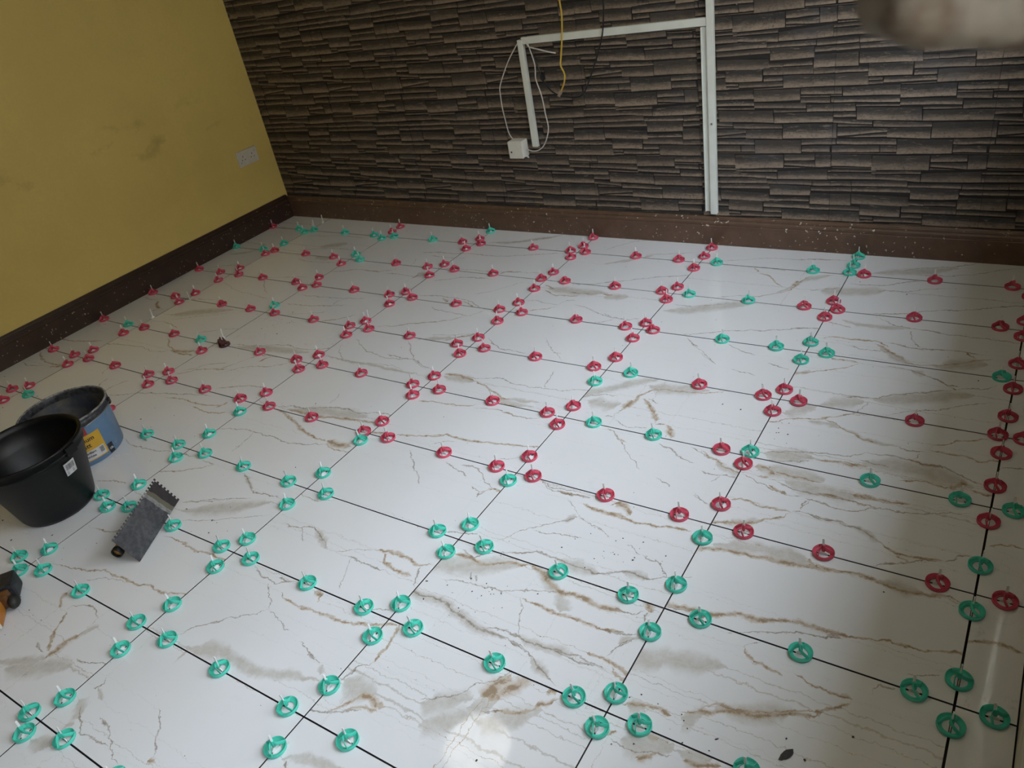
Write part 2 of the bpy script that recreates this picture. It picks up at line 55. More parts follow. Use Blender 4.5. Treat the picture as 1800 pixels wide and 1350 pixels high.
VEINS="""
g3 923 274 973 255 1034 220 1066 221 1112 228 1144 233
g3 839 88 902 123 981 160 1055 196
h30 876 60 961 103 1068 155 1136 206
g2 918 28 1007 67 1106 123 1175 158
g2 1197 274 1237 265 1285 267 1332 292
g3 1245 151 1285 148 1323 157 1354 173 1395 161 1429 144 1465 123
h12 1369 169 1408 154 1461 122
g3 1323 157 1354 132 1374 122
g2 1497 125 1528 143 1558 157 1598 172
o7 1598 172 1637 185 1676 187 1720 183 1753 172 1786 197
g4 1540 125 1589 123 1643 120 1672 122
o7 1653 144 1685 141 1724 135 1762 136
o9 1639 177 1658 146 1683 143
g2 1551 124 1577 85 1591 47 1605 22
g3 1758 171 1773 146 1784 114 1807 98
o4 1005 -37 1036 -40 1079 -47 1125 -37 1171 -33 1214 -33
g4 1310 -16 1356 -36 1383 -30 1419 -42 1434 -25 1457 -10
g4 1410 -19 1457 -15
g3 1404 -49 1449 -82 1474 -107
g3 1474 -107 1449 -139 1407 -169 1362 -207 1333 -239 1308 -265
o6 1461 -53 1503 -69 1537 -67 1572 -65 1621 -63 1669 -61 1708 -51 1756 -41 1790 -22 1831 -6
o14 1549 -11 1574 -15 1583 -29
g2 1481 -109 1521 -121 1564 -137 1584 -142
o5 1832 -12 1845 -39 1851 -67 1850 -92
g2 1739 4 1760 18 1785 22
h24 1368 -309 1410 -277 1463 -262 1491 -258
h36 1800 204 1859 218 1904 231 1961 265 2014 283
o8 1817 249 1870 254 1912 245 1943 258 1972 281 2018 284 2041 294
o10 2041 294 2080 279 2123 252 2154 241 2178 246 2213 252 2248 244 2274 242 2323 254
h16 2041 294 2080 279 2123 252 2154 241
g4 1830 271 1877 257 1914 289 1953 311 1994 322 2023 340 2062 345 2108 337 2150 334 2194 332 2239 351 2270 367
h20 2086 339 2129 336 2171 333 2214 340
g3 1847 160 1891 173 1931 180 1972 183 2028 194 2075 217 2125 236 2160 244
g5 1908 212 1919 190
g5 1932 191 1928 209
o6 2077 188 2106 187 2143 184 2182 183 2217 189 2249 185 2291 186 2350 196
h16 2154 241 2177 213 2181 192
g3 2070 186 2090 161 2106 122 2120 93
g4 1804 95 1837 94 1879 98 1932 92 1976 78 2016 68 2059 65 2105 74
h14 1804 95 1837 94 1879 98 1932 92 1976 78 2016 68 2059 65 2105 74
g3 2023 71 2059 83 2092 89 2118 89 2155 86 2186 85 2233 92 2280 93 2327 90 2351 89
h14 2121 91 2155 86 2186 85 2233 92 2280 93
g2 2109 74 2151 67 2183 52 2223 34
o6 2296 114 2320 115 2349 112 2381 103
g3 1901 329 1925 355 1946 393 1969 414 2013 452 2048 483 2067 500
g2 1999 556 2040 531 2067 500 2107 486 2146 473 2181 462
h12 2026 469 2060 494
g2 1972 409 2010 404 2054 419 2109 434
g4 1903 587 1946 570 1992 569 2032 578 2061 583
o8 2055 552 2086 543 2124 543 2185 546
o16 2138 591 2168 581
g3 1702 501 1738 485 1767 503 1783 515
g3 1738 485 1745 461
o3 1853 -115 1854 -85 1851 -55 1837 -7
g3 1746 307 1786 320 1835 331
o6 2123 533 2161 542 2203 538 2243 540 2281 542 2321 557 2364 563
o18 2143 595 2171 581 2194 555
g4 2127 577 2153 602
g2 2316 698 2341 683 2366 669
o6 2416 709 2441 723 2465 719 2489 711 2514 715 2539 713 2567 716
o6 2407 608 2454 629 2508 653 2530 673 2559 693 2570 714
h14 2516 659 2470 638 2423 614
g3 2590 733 2589 750 2607 771
g3 2572 721 2608 729 2647 722 2679 729 2720 719
o10 2405 507 2439 521 2471 529 2505 533 2539 532 2587 541 2634 546 2671 552 2725 558 2754 566
h24 2431 533 2480 553 2529 563 2596 565 2662 563
o8 2652 574 2674 553
g2 2235 453 2258 446 2276 433
g4 2287 432 2309 426 2327 428 2347 406 2366 395
g4 2220 340 2257 358 2282 369 2311 371 2336 372 2370 394
h12 2257 358 2297 370 2332 373
o10 2399 309 2434 316 2463 319 2497 325 2527 332 2554 346 2582 350 2612 352 2641 367 2667 383 2695 380 2727 380 2762 376 2794 386
g3 2402 302 2437 308 2467 317
g3 2554 291 2603 313 2662 337 2693 353 2732 358 2780 374
o12 2364 294 2371 274
g3 2271 240 2301 253 2336 254 2363 271
g3 2371 270 2375 245
g3 2296 188 2332 187 2348 190 2372 205
h12 2376 198 2356 181 2351 162
g2 2377 194 2361 170 2345 147 2336 122
o8 2334 113 2363 110 2398 99
h26 2410 152 2458 170 2501 181 2577 201
o5 2597 265 2614 249 2624 238 2647 241 2669 236 2691 229
g2 2597 265 2622 290
g2 2360 392 2399 403 2423 414
o6 2658 556 2686 559 2722 561 2749 562 2776 565 2807 559 2839 556 2876 552 2904 562 2935 570 2972 570
h18 2805 566 2837 564 2867 560 2899 566
g4 2777 599 2811 622 2840 638 2859 653 2893 667 2928 675
o6 2793 684 2812 673 2829 667 2856 669 2882 669 2910 678 2927 681
o3 2828 662 2846 652 2859 651
g4 2928 677 2945 686 2953 705 2976 719
g4 2645 719 2674 726 2703 718 2730 716 2761 703 2793 686
h10 2703 718 2730 716 2761 703 2793 686
g3 2582 722 2606 729 2646 717
g3 2589 780 2618 778 2657 770 2691 770 2717 775 2736 795 2768 813 2803 811 2837 815 2871 830 2911 841 2962 868
g3 2591 739 2588 758 2600 773
o4 2604 809 2646 817 2685 811 2717 803 2757 809
o8 2700 841 2722 836 2751 839 2787 840 2826 848
g3 2609 814 2652 820 2679 809
o14 2896 949 2914 943
o5 2950 949 2980 945 2999 945
o4 3002 762 3023 775 3048 783 3072 780
o5 2677 381 2703 383 2730 383 2756 382 2787 380 2820 392 2853 402 2877 404 2905 404 2937 410 2963 420 2992 430
g3 2744 369 2776 373
o6 2997 462 3016 475 3042 480 3069 475 3095 475
g2 2901 333 2929 344 2967 362
o5 2715 242 2729 238 2739 228 2760 233 2777 233 2797 232 2820 235 2827 235
o6 2827 233 2826 219 2806 203 2786 188 2775 175
o8 2773 180 2782 175
g3 2851 256 2854 274 2865 288 2899 292
o8 2540 63 2553 71 2563 81 2578 83 2591 86 2599 95 2614 103 2633 110 2648 116 2661 117 2675 121 2700 133 2721 143 2733 151 2748 156 2769 166 2779 175 2788 183
o5 2569 86 2578 100 2591 112 2604 115 2617 112 2631 115 2656 123 2683 133 2706 144 2738 161 2769 179
h22 2594 103 2640 113 2707 140 2739 156
o12 2587 85 2594 87
o10 2654 117 2664 120
h30 2544 53 2561 59 2576 73
o8 2579 -34 2604 -26 2629 -18 2648 -10
h30 2574 -21 2598 -11 2624 -5
o26 2164 -14 2157 -37 2153 -67 2143 -85
o22 2205 -8 2192 -30 2178 -56 2158 -84
g3 2099 -87 2104 -72 2122 -53 2139 -42 2150 -21 2159 -7
g3 2159 -117 2172 -105 2194 -93
o8 2183 -99 2207 -91 2231 -83 2251 -69 2266 -51 2279 -36 2298 -15
o12 2257 -55 2276 -40 2290 -25
h50 2123 -122 2166 -95 2175 -73
h40 2163 -136 2209 -117 2248 -87 2274 -59
o8 2259 -15 2284 -4
g3 2102 73 2132 66 2164 59 2196 47 2222 32 2244 20 2272 7
h12 2183 48 2219 34 2250 16
g3 2015 71 2057 68 2100 76
g3 2181 81 2209 87 2241 88 2265 82 2294 82 2319 87 2345 92
h14 2186 83 2230 91 2256 87
o6 2294 113 2320 113 2346 112 2370 108 2391 104
o5 2363 100 2374 89 2395 84
g3 2274 186 2311 188 2344 191 2374 206
g3 2354 170 2369 186 2385 201
g3 2354 170 2348 153 2337 135
h30 2402 144 2437 157 2468 178
o8 2424 30 2449 41 2473 46 2496 50 2522 47
h14 2433 31 2466 38
o8 2427 -46 2432 -30
o10 2491 -12 2504 -14 2519 -10
g3 2433 -54 2456 -59 2482 -57 2505 -49 2530 -42 2555 -32
o8 2498 -65 2522 -56 2534 -40
h40 2452 -45 2497 -37 2549 -19
g3 2016 -147 2046 -131 2073 -115 2090 -102 2099 -85 2104 -72 2119 -56
h50 2024 -157 2068 -138 2096 -116 2119 -94
h50 2055 -197 2102 -170 2144 -137
h16 1403 -294 1432 -281 1449 -266 1489 -262 1537 -266 1581 -268 1621 -259 1656 -243 1687 -232 1721 -227 1762 -215
g3 1636 -153 1675 -167 1703 -175 1729 -174 1735 -168
h10 1737 -174 1755 -201
o5 1850 -69 1852 -97 1853 -119
g3 1813 -191 1821 -160 1825 -141 1851 -122
h60 1825 -185 1868 -192 1913 -184
o12 1845 -259 1858 -239 1876 -220 1885 -200 1902 -195 1935 -202 1957 -199
o8 1875 -246 1893 -231 1927 -220 1945 -213
g4 1811 -280 1844 -262 1880 -247 1909 -233
h14 1831 -396 1864 -377 1897 -369 1934 -362 1964 -351
g3 1839 -397 1854 -407
h20 905 -549 950 -528 995 -508 1019 -482 1028 -460 1025 -427 1035 -392 1062 -361
o12 1019 -482 1028 -460 1025 -427 1035 -396
o7 996 -463 972 -444 949 -415
g4 943 -464 992 -476
g3 1112 -454 1158 -442 1193 -424
h50 947 -556 1031 -513 1115 -471
g3 1240 -448 1257 -460 1256 -473 1239 -486
h8 1258 -477 1293 -493
h20 1242 -520 1287 -547
g3 1261 -531 1307 -553 1332 -571 1368 -566 1427 -561
g3 1334 -525 1382 -532 1431 -553 1466 -573 1488 -579
g3 1458 -443 1499 -476 1538 -509 1559 -530
o8 1552 -539 1571 -538
h20 1229 -639 1266 -633 1294 -622
h14 1274 -578 1291 -564
o4 680 -271 721 -262 771 -249 814 -242 846 -228 872 -215 907 -216 958 -216 1015 -212 1065 -196 1113 -196 1143 -193 1200 -171
g2 853 -266 893 -241 934 -226 980 -222
o8 844 -317 849 -340 879 -367
o7 911 -367 936 -390 956 -423 989 -453 1008 -467
g3 906 -365 921 -339 959 -322 986 -320 1034 -337
o3 919 -44 957 -34 1002 -39 1054 -46 1091 -47 1140 -30
o4 655 -114 710 -104 764 -88
g3 1307 -280 1322 -251 1347 -221 1368 -196 1390 -180
h8 1355 -296 1408 -277 1459 -258
o4 593 160 648 183 700 213 747 242 774 269
g3 269 249 322 235 399 237 455 242 513 254 557 266
g3 603 271 641 269 663 285
o3 774 269 709 272
g3 407 40 477 70 543 77
g3 841 86 884 109 946 136 981 159
o10 349 277 381 271
g3 -138 420 -67 452 16 488 137 526 235 548 322 575 381 579
o5 165 506 270 521 353 520 425 525 500 558
o4 358 503 448 488 510 500 546 520
g4 -234 450 -258 484 -269 522
g4 -169 440 -171 490 -136 541
g4 347 626 385 647 434 672 490 689 565 703
g4 208 738 254 783 288 845 322 887 381 898
o9 359 839 370 879 404 899
g3 246 708 300 765 348 800 435 820 470 845 519 885
g4 93 917 183 936 251 949 318 978 378 990 449 982 518 990 592 1022
h20 128 910 306 937 447 954 535 973
g2 619 971 735 963 849 976 969 991 1063 971
h10 633 965 776 965 900 971 1038 964 1126 972
g3 653 1130 777 1057 879 1035 947 1034 1026 1057 1077 1033 1132 1011
g3 929 1162 994 1097 1032 1058
g3 621 1078 665 1015 735 963
g2 663 1234 759 1259 831 1300 964 1351
g2 905 768 917 728 916 701
g4 715 619 780 636 851 646 913 670 964 691 1008 693 1059 685 1109 697 1151 719 1201 716
o9 777 613 864 621 945 618 1037 641 1119 652 1178 660
h30 797 620 959 656 1126 679
o8 803 588 849 570 911 542 959 527 1023 514 1073 513
o6 705 603 770 594 839 567
o22 1082 516 1135 512 1184 522
o3 1090 496 1147 487 1209 495
g3 594 426 660 449 723 462 792 462 866 468 916 458 965 460 1041 483 1099 499
g2 761 459 775 417 778 379 779 349
h8 929 273 980 251 1022 230
o6 466 529 483 553 484 571
g3 1396 582 1443 537 1504 486 1547 444
o5 1295 631 1354 648 1423 664 1465 678
o8 1211 609 1251 623
o4 1245 820 1292 835 1345 840
o4 1299 833 1341 838 1402 846 1449 857 1466 879
o8 1225 1001 1269 1014 1316 1006 1366 999
h24 1236 986 1294 995 1369 995
g3 1313 1010 1368 1013 1426 1035 1477 1042 1532 1024 1594 1026 1651 1035 1702 1035 1792 1067
g2 1623 1147 1634 1081 1642 1033
o6 1371 1000 1437 977 1487 951 1536 933 1565 938
h12 1492 936 1579 915 1668 920
h10 1527 931 1605 939 1673 953
o5 1532 916 1575 906 1624 910
g3 1469 851 1540 863 1579 868 1625 860 1668 855 1723 869
o4 1583 861 1625 860 1682 856
g2 1463 1347 1518 1293 1560 1257 1588 1236 1613 1211
o3 1555 1255 1586 1259
g3 1241 1287 1285 1248 1337 1223 1392 1229 1453 1222
h30 1793 1047 1848 1080 1896 1128 1965 1181 2002 1201
g3 1800 1025 1825 1041 1864 1058 1907 1067
h30 1827 1010 1909 1006 1945 1025
o8 1953 990 1972 1026 1978 1090 1993 1118 2023 1151
o14 1962 1008 1971 1057
g4 1919 949 1949 952 1957 991
o8 1994 1075 2027 1052 2060 1011 2085 969
g2 1959 941 1993 924 2030 919 2073 937
g3 1957 890 1985 886 2007 859 2037 842 2071 795 2107 770 2143 740
o3 1985 886 2017 856 2044 845
o5 1423 671 1465 686 1517 686 1569 686 1621 697 1667 709 1708 713 1750 721 1792 736
g2 1453 631 1478 654 1519 668
g2 1716 642 1773 669
g3 1556 571 1606 549 1666 533
g3 1610 570 1656 581 1690 567 1732 532 1777 513
o4 1766 509 1788 511
g3 1759 500 1743 470
g3 1885 596 1934 584 1981 584 2027 590
o4 1953 573 2005 570 2049 586
h30 1981 1154 2050 1151 2108 1170 2180 1184
o4 1997 1119 2030 1145 2072 1151 2125 1159 2174 1167 2226 1195
o14 2028 1059 2062 1011 2086 976
o14 2127 969 2148 948 2159 911
g3 2015 1078 2055 1068
g3 2091 964 2119 966
g2 2068 1399 2112 1368 2145 1339
g3 2305 1398 2343 1384 2381 1379
o4 2483 1478 2521 1481 2553 1478 2572 1476
o4 2405 1363 2445 1378 2478 1400 2520 1420 2552 1446 2573 1472
h12 2405 1363 2451 1384
h50 2435 1134 2486 1179 2547 1227 2629 1260
o4 2407 1077 2436 1093 2450 1108 2479 1125 2510 1132 2549 1148 2595 1177 2642 1202
o4 2545 1147 2573 1133 2614 1107 2645 1092 2674 1078 2702 1072
h12 2506 1117 2562 1122 2600 1109
h40 2439 927 2499 936 2563 953
g3 2425 925 2463 941 2510 961 2554 977 2589 983 2622 986 2654 991 2692 1023
g3 2417 894 2472 908 2521 920 2567 939
o6 2575 948 2613 953 2648 960 2680 960 2705 963
h30 2440 855 2485 866 2552 867 2617 869
o10 2430 863 2457 867 2487 849
o6 2454 831 2481 835
o5 2490 862 2522 856 2555 857 2588 858 2613 859
g3 2415 822 2445 805 2478 800 2502 787 2530 781 2554 780 2584 786
o6 2491 800 2515 787 2539 785
g3 2493 828 2522 811 2556 807 2601 808 2648 810 2695 807 2755 805
g3 2590 777 2624 780 2657 772 2691 770 2730 785
h30 2523 828 2597 823 2660 825 2720 832
o10 2694 838 2724 839 2747 843
g4 2139 871 2177 859 2218 835 2257 824 2271 826
g3 2240 887 2281 870 2309 856
o4 2268 885 2307 861 2345 838 2375 825 2401 823
h12 2307 861 2347 833 2396 815
g3 2301 798 2335 787 2365 804 2382 804 2402 800
g3 2355 791 2344 761
g2 2195 723 2249 703
g2 2317 689 2370 671
g4 2566 1273 2621 1284 2662 1292 2677 1311 2705 1326 2729 1333 2754 1349 2786 1365 2824 1385 2848 1399
g4 2764 1455 2803 1437 2832 1422 2858 1425
h50 2650 1280 2753 1318 2853 1366 2903 1382
o8 2844 1409 2853 1400
g3 2853 1403 2888 1420 2923 1428 2947 1446 2959 1458
g3 2588 1174 2613 1190 2633 1224 2648 1262
g3 2691 1211 2727 1233 2776 1260 2833 1281 2868 1311 2908 1338 2956 1359
h8 2601 1117 2638 1099 2669 1080 2702 1074 2731 1072 2758 1076
g3 2758 1076 2783 1066 2818 1076
o4 2832 1083 2843 1111 2867 1124 2885 1142 2916 1158 2959 1178
o4 2835 1080 2866 1084 2890 1083 2923 1086 2950 1073 2982 1089
g2 2813 1060 2811 1043 2799 1027
g4 2690 1021 2715 1023 2739 1027 2767 1025 2803 1022 2839 1019 2875 1021 2889 1017 2905 1006 2924 996 2947 991 2971 983
o6 2640 951 2665 956 2695 960 2705 959
o6 2787 1025 2812 1021 2852 1015 2875 1017
h50 2687 971 2783 992 2880 983 2950 967
g3 2674 985 2723 981 2752 976
o4 2786 935 2816 942 2850 946 2886 939 2920 943
o14 2904 945 2917 967 2938 975
g4 3001 1063 3024 1075 3050 1079
g3 2177 2191 2221 2211 2269 2220 2374 2225
g4 2418 2284 2461 2306 2483 2314
g4 2581 2173 2640 2207 2742 2238 2800 2272 2842 2308
h30 2478 2130 2582 2162 2686 2188 2760 2230
g3 2621 2142 2712 2150 2811 2180 2870 2225 2961 2269
g4 2418 2029 2464 2022 2541 2033 2598 2072 2657 2100
h50 2337 1946 2447 1959 2549 1992
g3 2298 1937 2354 1971 2397 1981
g3 2516 1985 2611 1996 2688 2033 2746 2056
g5 2527 1807 2582 1818 2640 1834 2695 1862 2750 1885 2824 1903 2877 1929 2930 1953 2983 1973
g3 2554 1794 2592 1766 2636 1741 2688 1736 2753 1727 2828 1721 2899 1723 2995 1720
h14 2457 1742 2520 1720 2600 1722 2677 1733
o3 2421 1714 2461 1705 2498 1691
g3 2679 1716 2691 1667 2717 1623 2742 1605
o5 2423 1604 2452 1621 2502 1616 2562 1619 2599 1625 2633 1592
g4 2615 1625 2659 1615 2698 1605 2735 1607 2787 1618 2857 1625 2909 1620
o12 2601 1600 2636 1576 2663 1550 2697 1528
h16 2613 1578 2674 1529 2733 1507
g3 2515 1576 2554 1561 2600 1562 2631 1562 2660 1566
o5 2694 1519 2750 1512 2800 1526 2849 1552 2896 1585 2928 1602
h40 2785 1514 2849 1548 2915 1567
o6 2858 1621 2885 1597
g4 2646 1481 2701 1482 2739 1470 2781 1445 2814 1433 2847 1407
h14 2721 1472 2765 1459
g3 1877 2135 1943 2150 2001 2171 2066 2198 2159 2200 2303 2220
g3 1314 2144 1355 2194 1419 2263 1491 2289
h14 1384 2004 1481 2062 1572 2133
g3 1526 2139 1622 2156 1737 2192
o12 2037 2090 2063 2059
o6 2066 2048 2116 2034 2151 1984 2191 1947
g3 2063 2108 2128 2096 2160 2090
o14 2225 1965 2236 2013
h24 2186 1902 2228 1955 2255 2028 2337 2079
o5 2108 1841 2175 1888 2227 1922 2243 2003 2265 2064
g3 1978 1811 2045 1837 2115 1848 2178 1878
g4 1470 1834 1545 1862 1615 1901 1687 1935 1791 1968
h30 1532 1710 1584 1722 1635 1733
o6 1521 1731 1566 1735
h36 1822 1656 1922 1690 2026 1747 2133 1793
g3 1840 1714 1912 1715 1979 1741 2041 1777
g3 1597 1580 1651 1561 1718 1557 1762 1578
g4 1939 1498 1992 1512 2052 1542 2133 1578 2238 1605 2316 1640 2395 1665
g3 1983 1486 2013 1457 2055 1422 2102 1383 2145 1339
o3 2009 1456 2048 1439
g3 2139 1482 2189 1451 2248 1433
g2 2201 1326 2287 1311
g4 370 1950 459 1974 541 1972 647 1991 725 1990 802 1988 901 2006 990 2037 1137 2084
g3 449 1933 576 1925 664 1934
o3 445 1971 484 1962
h16 671 2127 810 2150 920 2214 1029 2278
g3 713 2134 870 2175 1029 2278
g2 383 1890 411 1835 414 1790
g3 584 1809 728 1822 834 1829 917 1825 1001 1848 1100 1855 1166 1868
o5 941 1809 969 1842 1038 1856
g3 345 1704 426 1706 510 1701 542 1701
o8 524 1683 534 1720
h20 513 1737 573 1721
g4 663 1684 719 1710 780 1749 835 1754 919 1758
g3 942 1601 999 1639 1059 1703 1113 1778
g4 674 1534 778 1552 882 1556 951 1547 1012 1519 1068 1497 1114 1496
o14 819 1536 867 1510
o5 931 1537 1026 1499
g3 812 1460 854 1434 927 1428 981 1429 1041 1421
o5 733 1246 776 1263 820 1297 911 1332 982 1372 1041 1421
g3 1041 1421 1071 1463 1089 1484
o6 1227 1751 1286 1739 1281 1714
o5 1241 1717 1314 1678 1361 1683 1426 1698
h36 1257 1733 1398 1727 1537 1746
o4 1360 1719 1463 1718 1537 1746
g5 1339 1790 1443 1816 1510 1849
g3 1222 1610 1264 1614 1301 1604 1369 1603
o4 1269 1522 1317 1545 1360 1567 1377 1599
g3 1374 1604 1395 1644 1435 1659
g3 1443 1621 1522 1605 1597 1569 1661 1553
g3 1579 1495 1623 1517 1660 1542
o8 1064 1209 1103 1251 1142 1277 1168 1294
h14 947 1198 1029 1220 1103 1251
g3 976 1238 1064 1261 1146 1289
g2 916 1169 975 1112 1032 1058
g3 893 1059 967 1050 1040 1056 1115 1025 1163 1010
g3 -969 2185 -790 2178 -645 2188
h12 -884 2106 -710 2101
g4 -551 2030 -353 2060 -232 2070 -109 2062
o3 -966 1881 -796 1872 -704 1869
h14 -882 1713 -769 1751 -719 1804
g3 -564 1839 -427 1828 -370 1872 -208 1908 -71 1914
g3 -331 1744 -245 1728 -141 1739 -61 1754
h50 -242 1793 -106 1801
h50 -331 1913 -173 1974
g4 2 1650 96 1684 159 1711 284 1706 378 1754
o4 187 1709 297 1701
g4 -850 1522 -812 1555 -739 1585 -676 1606
o3 -842 1516 -763 1515 -703 1510
g3 -502 1503 -389 1511 -285 1524 -149 1559 -72 1575
g3 -329 1492 -231 1409 -169 1366
g2 -563 1413 -411 1356 -292 1339 -204 1330 -92 1314
g3 36 1398 105 1400 187 1405 322 1422 436 1448
g3 23 1300 152 1311 294 1338 385 1372
g3 335 1425 301 1391 311 1354
h30 -530 1047 -402 1105 -202 1180
g3 -476 1007 -388 1055 -295 1098 -178 1159
g2 129 1209 249 1257 338 1285
o5 372 1207 434 1235 475 1275 505 1301
g3 -219 933 -144 978 -91 1010 -6 1038
o8 -180 790 -92 781 -15 791
g3 -921 1153 -829 1145 -786 1162 -757 1205
o12 -771 1143 -719 1098 -673 1081
o6 -692 1048 -649 1087
g3 -717 1200 -587 1207 -420 1238
o6 -946 690 -859 694 -758 715 -672 744
g3 -593 735 -476 755 -391 767 -272 753 -203 772 -146 800
g3 -587 959 -501 987 -408 972 -348 949
o12 -173 792 -101 801 -47 816
o5 -300 863 -221 813 -124 783 -15 791
o12 -694 494 -642 515
o6 -931 568 -807 519 -721 509 -648 525
g3 -916 476 -842 462 -745 491
o4 37 651 90 677 115 710 263 754
g3 50 681 98 711 127 756 217 793
o4 -361 581 -337 533
"""
CABLES={'white_left': [(0.944, 0.914), (0.914, 0.883), (0.87, 0.832), (0.828, 0.77), (0.798, 0.716), (0.793, 0.678), (0.791, 0.625), (0.795, 0.561), (0.801, 0.502), (0.819, 0.465)], 'white_right': [(0.976, 0.912), (0.987, 0.885), (1.001, 0.845), (1.011, 0.809), (1.012, 0.782), (1.01, 0.746), (1.027, 0.682), (1.033, 0.635), (1.035, 0.598), (1.04, 0.536), (1.024, 0.488), (0.998, 0.449), (0.965, 0.427), (0.929, 0.42), (0.889, 0.429), (0.858, 0.44)], 'white_stub': [(0.968, 0.917), (0.986, 0.885), (1.012, 0.876), (1.043, 0.868), (1.079, 0.856), (1.113, 0.844)], 'black': [(0.975, 0.923), (1.002, 0.849), (1.028, 0.781), (1.039, 0.75), (1.065, 0.708), (1.108, 0.677), (1.166, 0.664), (1.218, 0.664), (1.247, 0.683), (1.274, 0.726), (1.307, 0.789), (1.335, 0.85), (1.357, 0.91), (1.372, 0.993), (1.375, 1.036)], 'yellow': [(1.188, 1.153), (1.181, 1.055), (1.183, 1.001), (1.172, 0.919), (1.154, 0.835), (1.146, 0.799), (1.16, 0.762), (1.152, 0.725), (1.132, 0.692)]}
FLECKS=[(2.746, 0.062), (2.779, 0.067), (2.737, 0.095), (2.213, -0.212), (2.269, 0.408), (2.218, 0.409), (0.215, 0.361), (1.082, 0.365), (1.812, 0.138), (1.842, 0.086), (0.124, 1.07), (0.155, 1.239), (0.245, 1.054), (2.624, 1.977), (2.452, 2.045), (1.017, 0.068), (1.055, 0.025), (0.884, 0.072), (2.825, 0.534), (2.997, 1.055), (0.277, -0.224), (0.275, -0.189), (2.906, 1.465), (2.62, 0.037), (0.418, -0.267), (0.539, -0.194), (2.845, 0.151), (0.863, 0.68), (-0.471, 0.308), (-0.549, 0.193), (-0.856, 0.357), (-0.834, 0.87), (2.472, 1.034), (2.307, 1.113), (2.246, 1.123)]
# ---------------------------------------------------------------- helpers
def obj(name, bm, m=None, parent=None, smooth=False, loc=None):
    me = bpy.data.meshes.new(name)
    if isinstance(bm, bmesh.types.BMesh):
        bm.normal_update(); bm.to_mesh(me); bm.free()
    else:
        me = bm
    if m and not me.materials: me.materials.append(m)
    if smooth:
        for p in me.polygons: p.use_smooth = True
    o = bpy.data.objects.new(name, me); COL.objects.link(o)
    if parent: o.parent = parent
    if loc is not None: o.location = loc
    return o
def tag(o, label, cat, group=None):
    o['label'] = label; o['category'] = cat
    if group: o['group'] = group
    return o
def thing(name, label, cat, loc=(0, 0, 0), group=None):
    o = bpy.data.objects.new(name, None); COL.objects.link(o); o.location = loc; o.empty_display_size = .02
    return tag(o, label, cat, group)
def box(bm, x0, x1, y0, y1, z0, z1, bevel=0):
    v = [bm.verts.new(p) for p in ((x0,y0,z0),(x1,y0,z0),(x1,y1,z0),(x0,y1,z0),(x0,y0,z1),(x1,y0,z1),(x1,y1,z1),(x0,y1,z1))]
    fs = [bm.faces.new([v[i] for i in q]) for q in ((3,2,1,0),(4,5,6,7),(0,1,5,4),(1,2,6,5),(2,3,7,6),(3,0,4,7))]
    if bevel:
        es = list({e for f in fs for e in f.edges})
        bmesh.ops.bevel(bm, geom=es, offset=bevel, segments=2, affect='EDGES', profile=.6)
    return bm
def boxm(*a, bevel=0): return box(bmesh.new(), *a, bevel=bevel)
def prism(pts, axis, d0, d1, bm=None):
    """extrude a 2D polygon; axis names the extrusion direction"""
    bm = bm or bmesh.new()
    def mk(p, d): return {'x': (d, p[0], p[1]), 'y': (p[0], d, p[1]), 'z': (p[0], p[1], d)}[axis]
    a = [bm.verts.new(mk(p, d0)) for p in pts]; b = [bm.verts.new(mk(p, d1)) for p in pts]
    n = len(pts); bm.faces.new(a[::-1]); bm.faces.new(b)
    for i in range(n): bm.faces.new((a[i], a[(i+1) % n], b[(i+1) % n], b[i]))
    bmesh.ops.recalc_face_normals(bm, faces=bm.faces)
    return bm
def lathe(prof, n=48, bm=None, cen=(0, 0)):
    bm = bm or bmesh.new(); rings = []
    for r, z in prof:
        rings.append([bm.verts.new((cen[0] + r*math.cos(2*math.pi*i/n), cen[1] + r*math.sin(2*math.pi*i/n), z)) for i in range(n)] if r > 1e-5 else [bm.verts.new((cen[0], cen[1], z))])
    for a, b in zip(rings, rings[1:]):
        for i in range(n):
            j = (i+1) % n
            if len(a) == 1 and len(b) == 1: continue
            if len(a) == 1: bm.faces.new((a[0], b[i], b[j]))
            elif len(b) == 1: bm.faces.new((a[i], a[j], b[0]))
            else: bm.faces.new((a[i], a[j], b[j], b[i]))
    bmesh.ops.recalc_face_normals(bm, faces=bm.faces)
    return bm
def tube(pts, r, n=8, bm=None, sub=5):
    """smooth round cable through 3D points"""
    P = [Vector(p) for p in pts]; Q = []
    for i in range(len(P) - 1):
        p0 = P[max(i-1, 0)]; p1 = P[i]; p2 = P[i+1]; p3 = P[min(i+2, len(P)-1)]
        for k in range(sub):
            t = k / sub
            Q.append(.5*((2*p1) + (p2-p0)*t + (2*p0-5*p1+4*p2-p3)*t*t + (-p0+3*p1-3*p2+p3)*t**3))
    Q.append(P[-1]); bm = bm or bmesh.new(); prev = None; up = Vector((0.1, 1, 0.05)).normalized(); first = None
    for i, p in enumerate(Q):
        d = (Q[min(i+1, len(Q)-1)] - Q[max(i-1, 0)]).normalized()
        s = d.cross(up).normalized(); u = s.cross(d)
        ring = [bm.verts.new(p + r*(math.cos(2*math.pi*k/n)*s + math.sin(2*math.pi*k/n)*u)) for k in range(n)]
        if prev:
            for k in range(n): bm.faces.new((prev[k], prev[(k+1) % n], ring[(k+1) % n], ring[k]))
        else: first = ring
        prev = ring
    bm.faces.new(first[::-1]); bm.faces.new(prev)
    bmesh.ops.recalc_face_normals(bm, faces=bm.faces)
    return bm
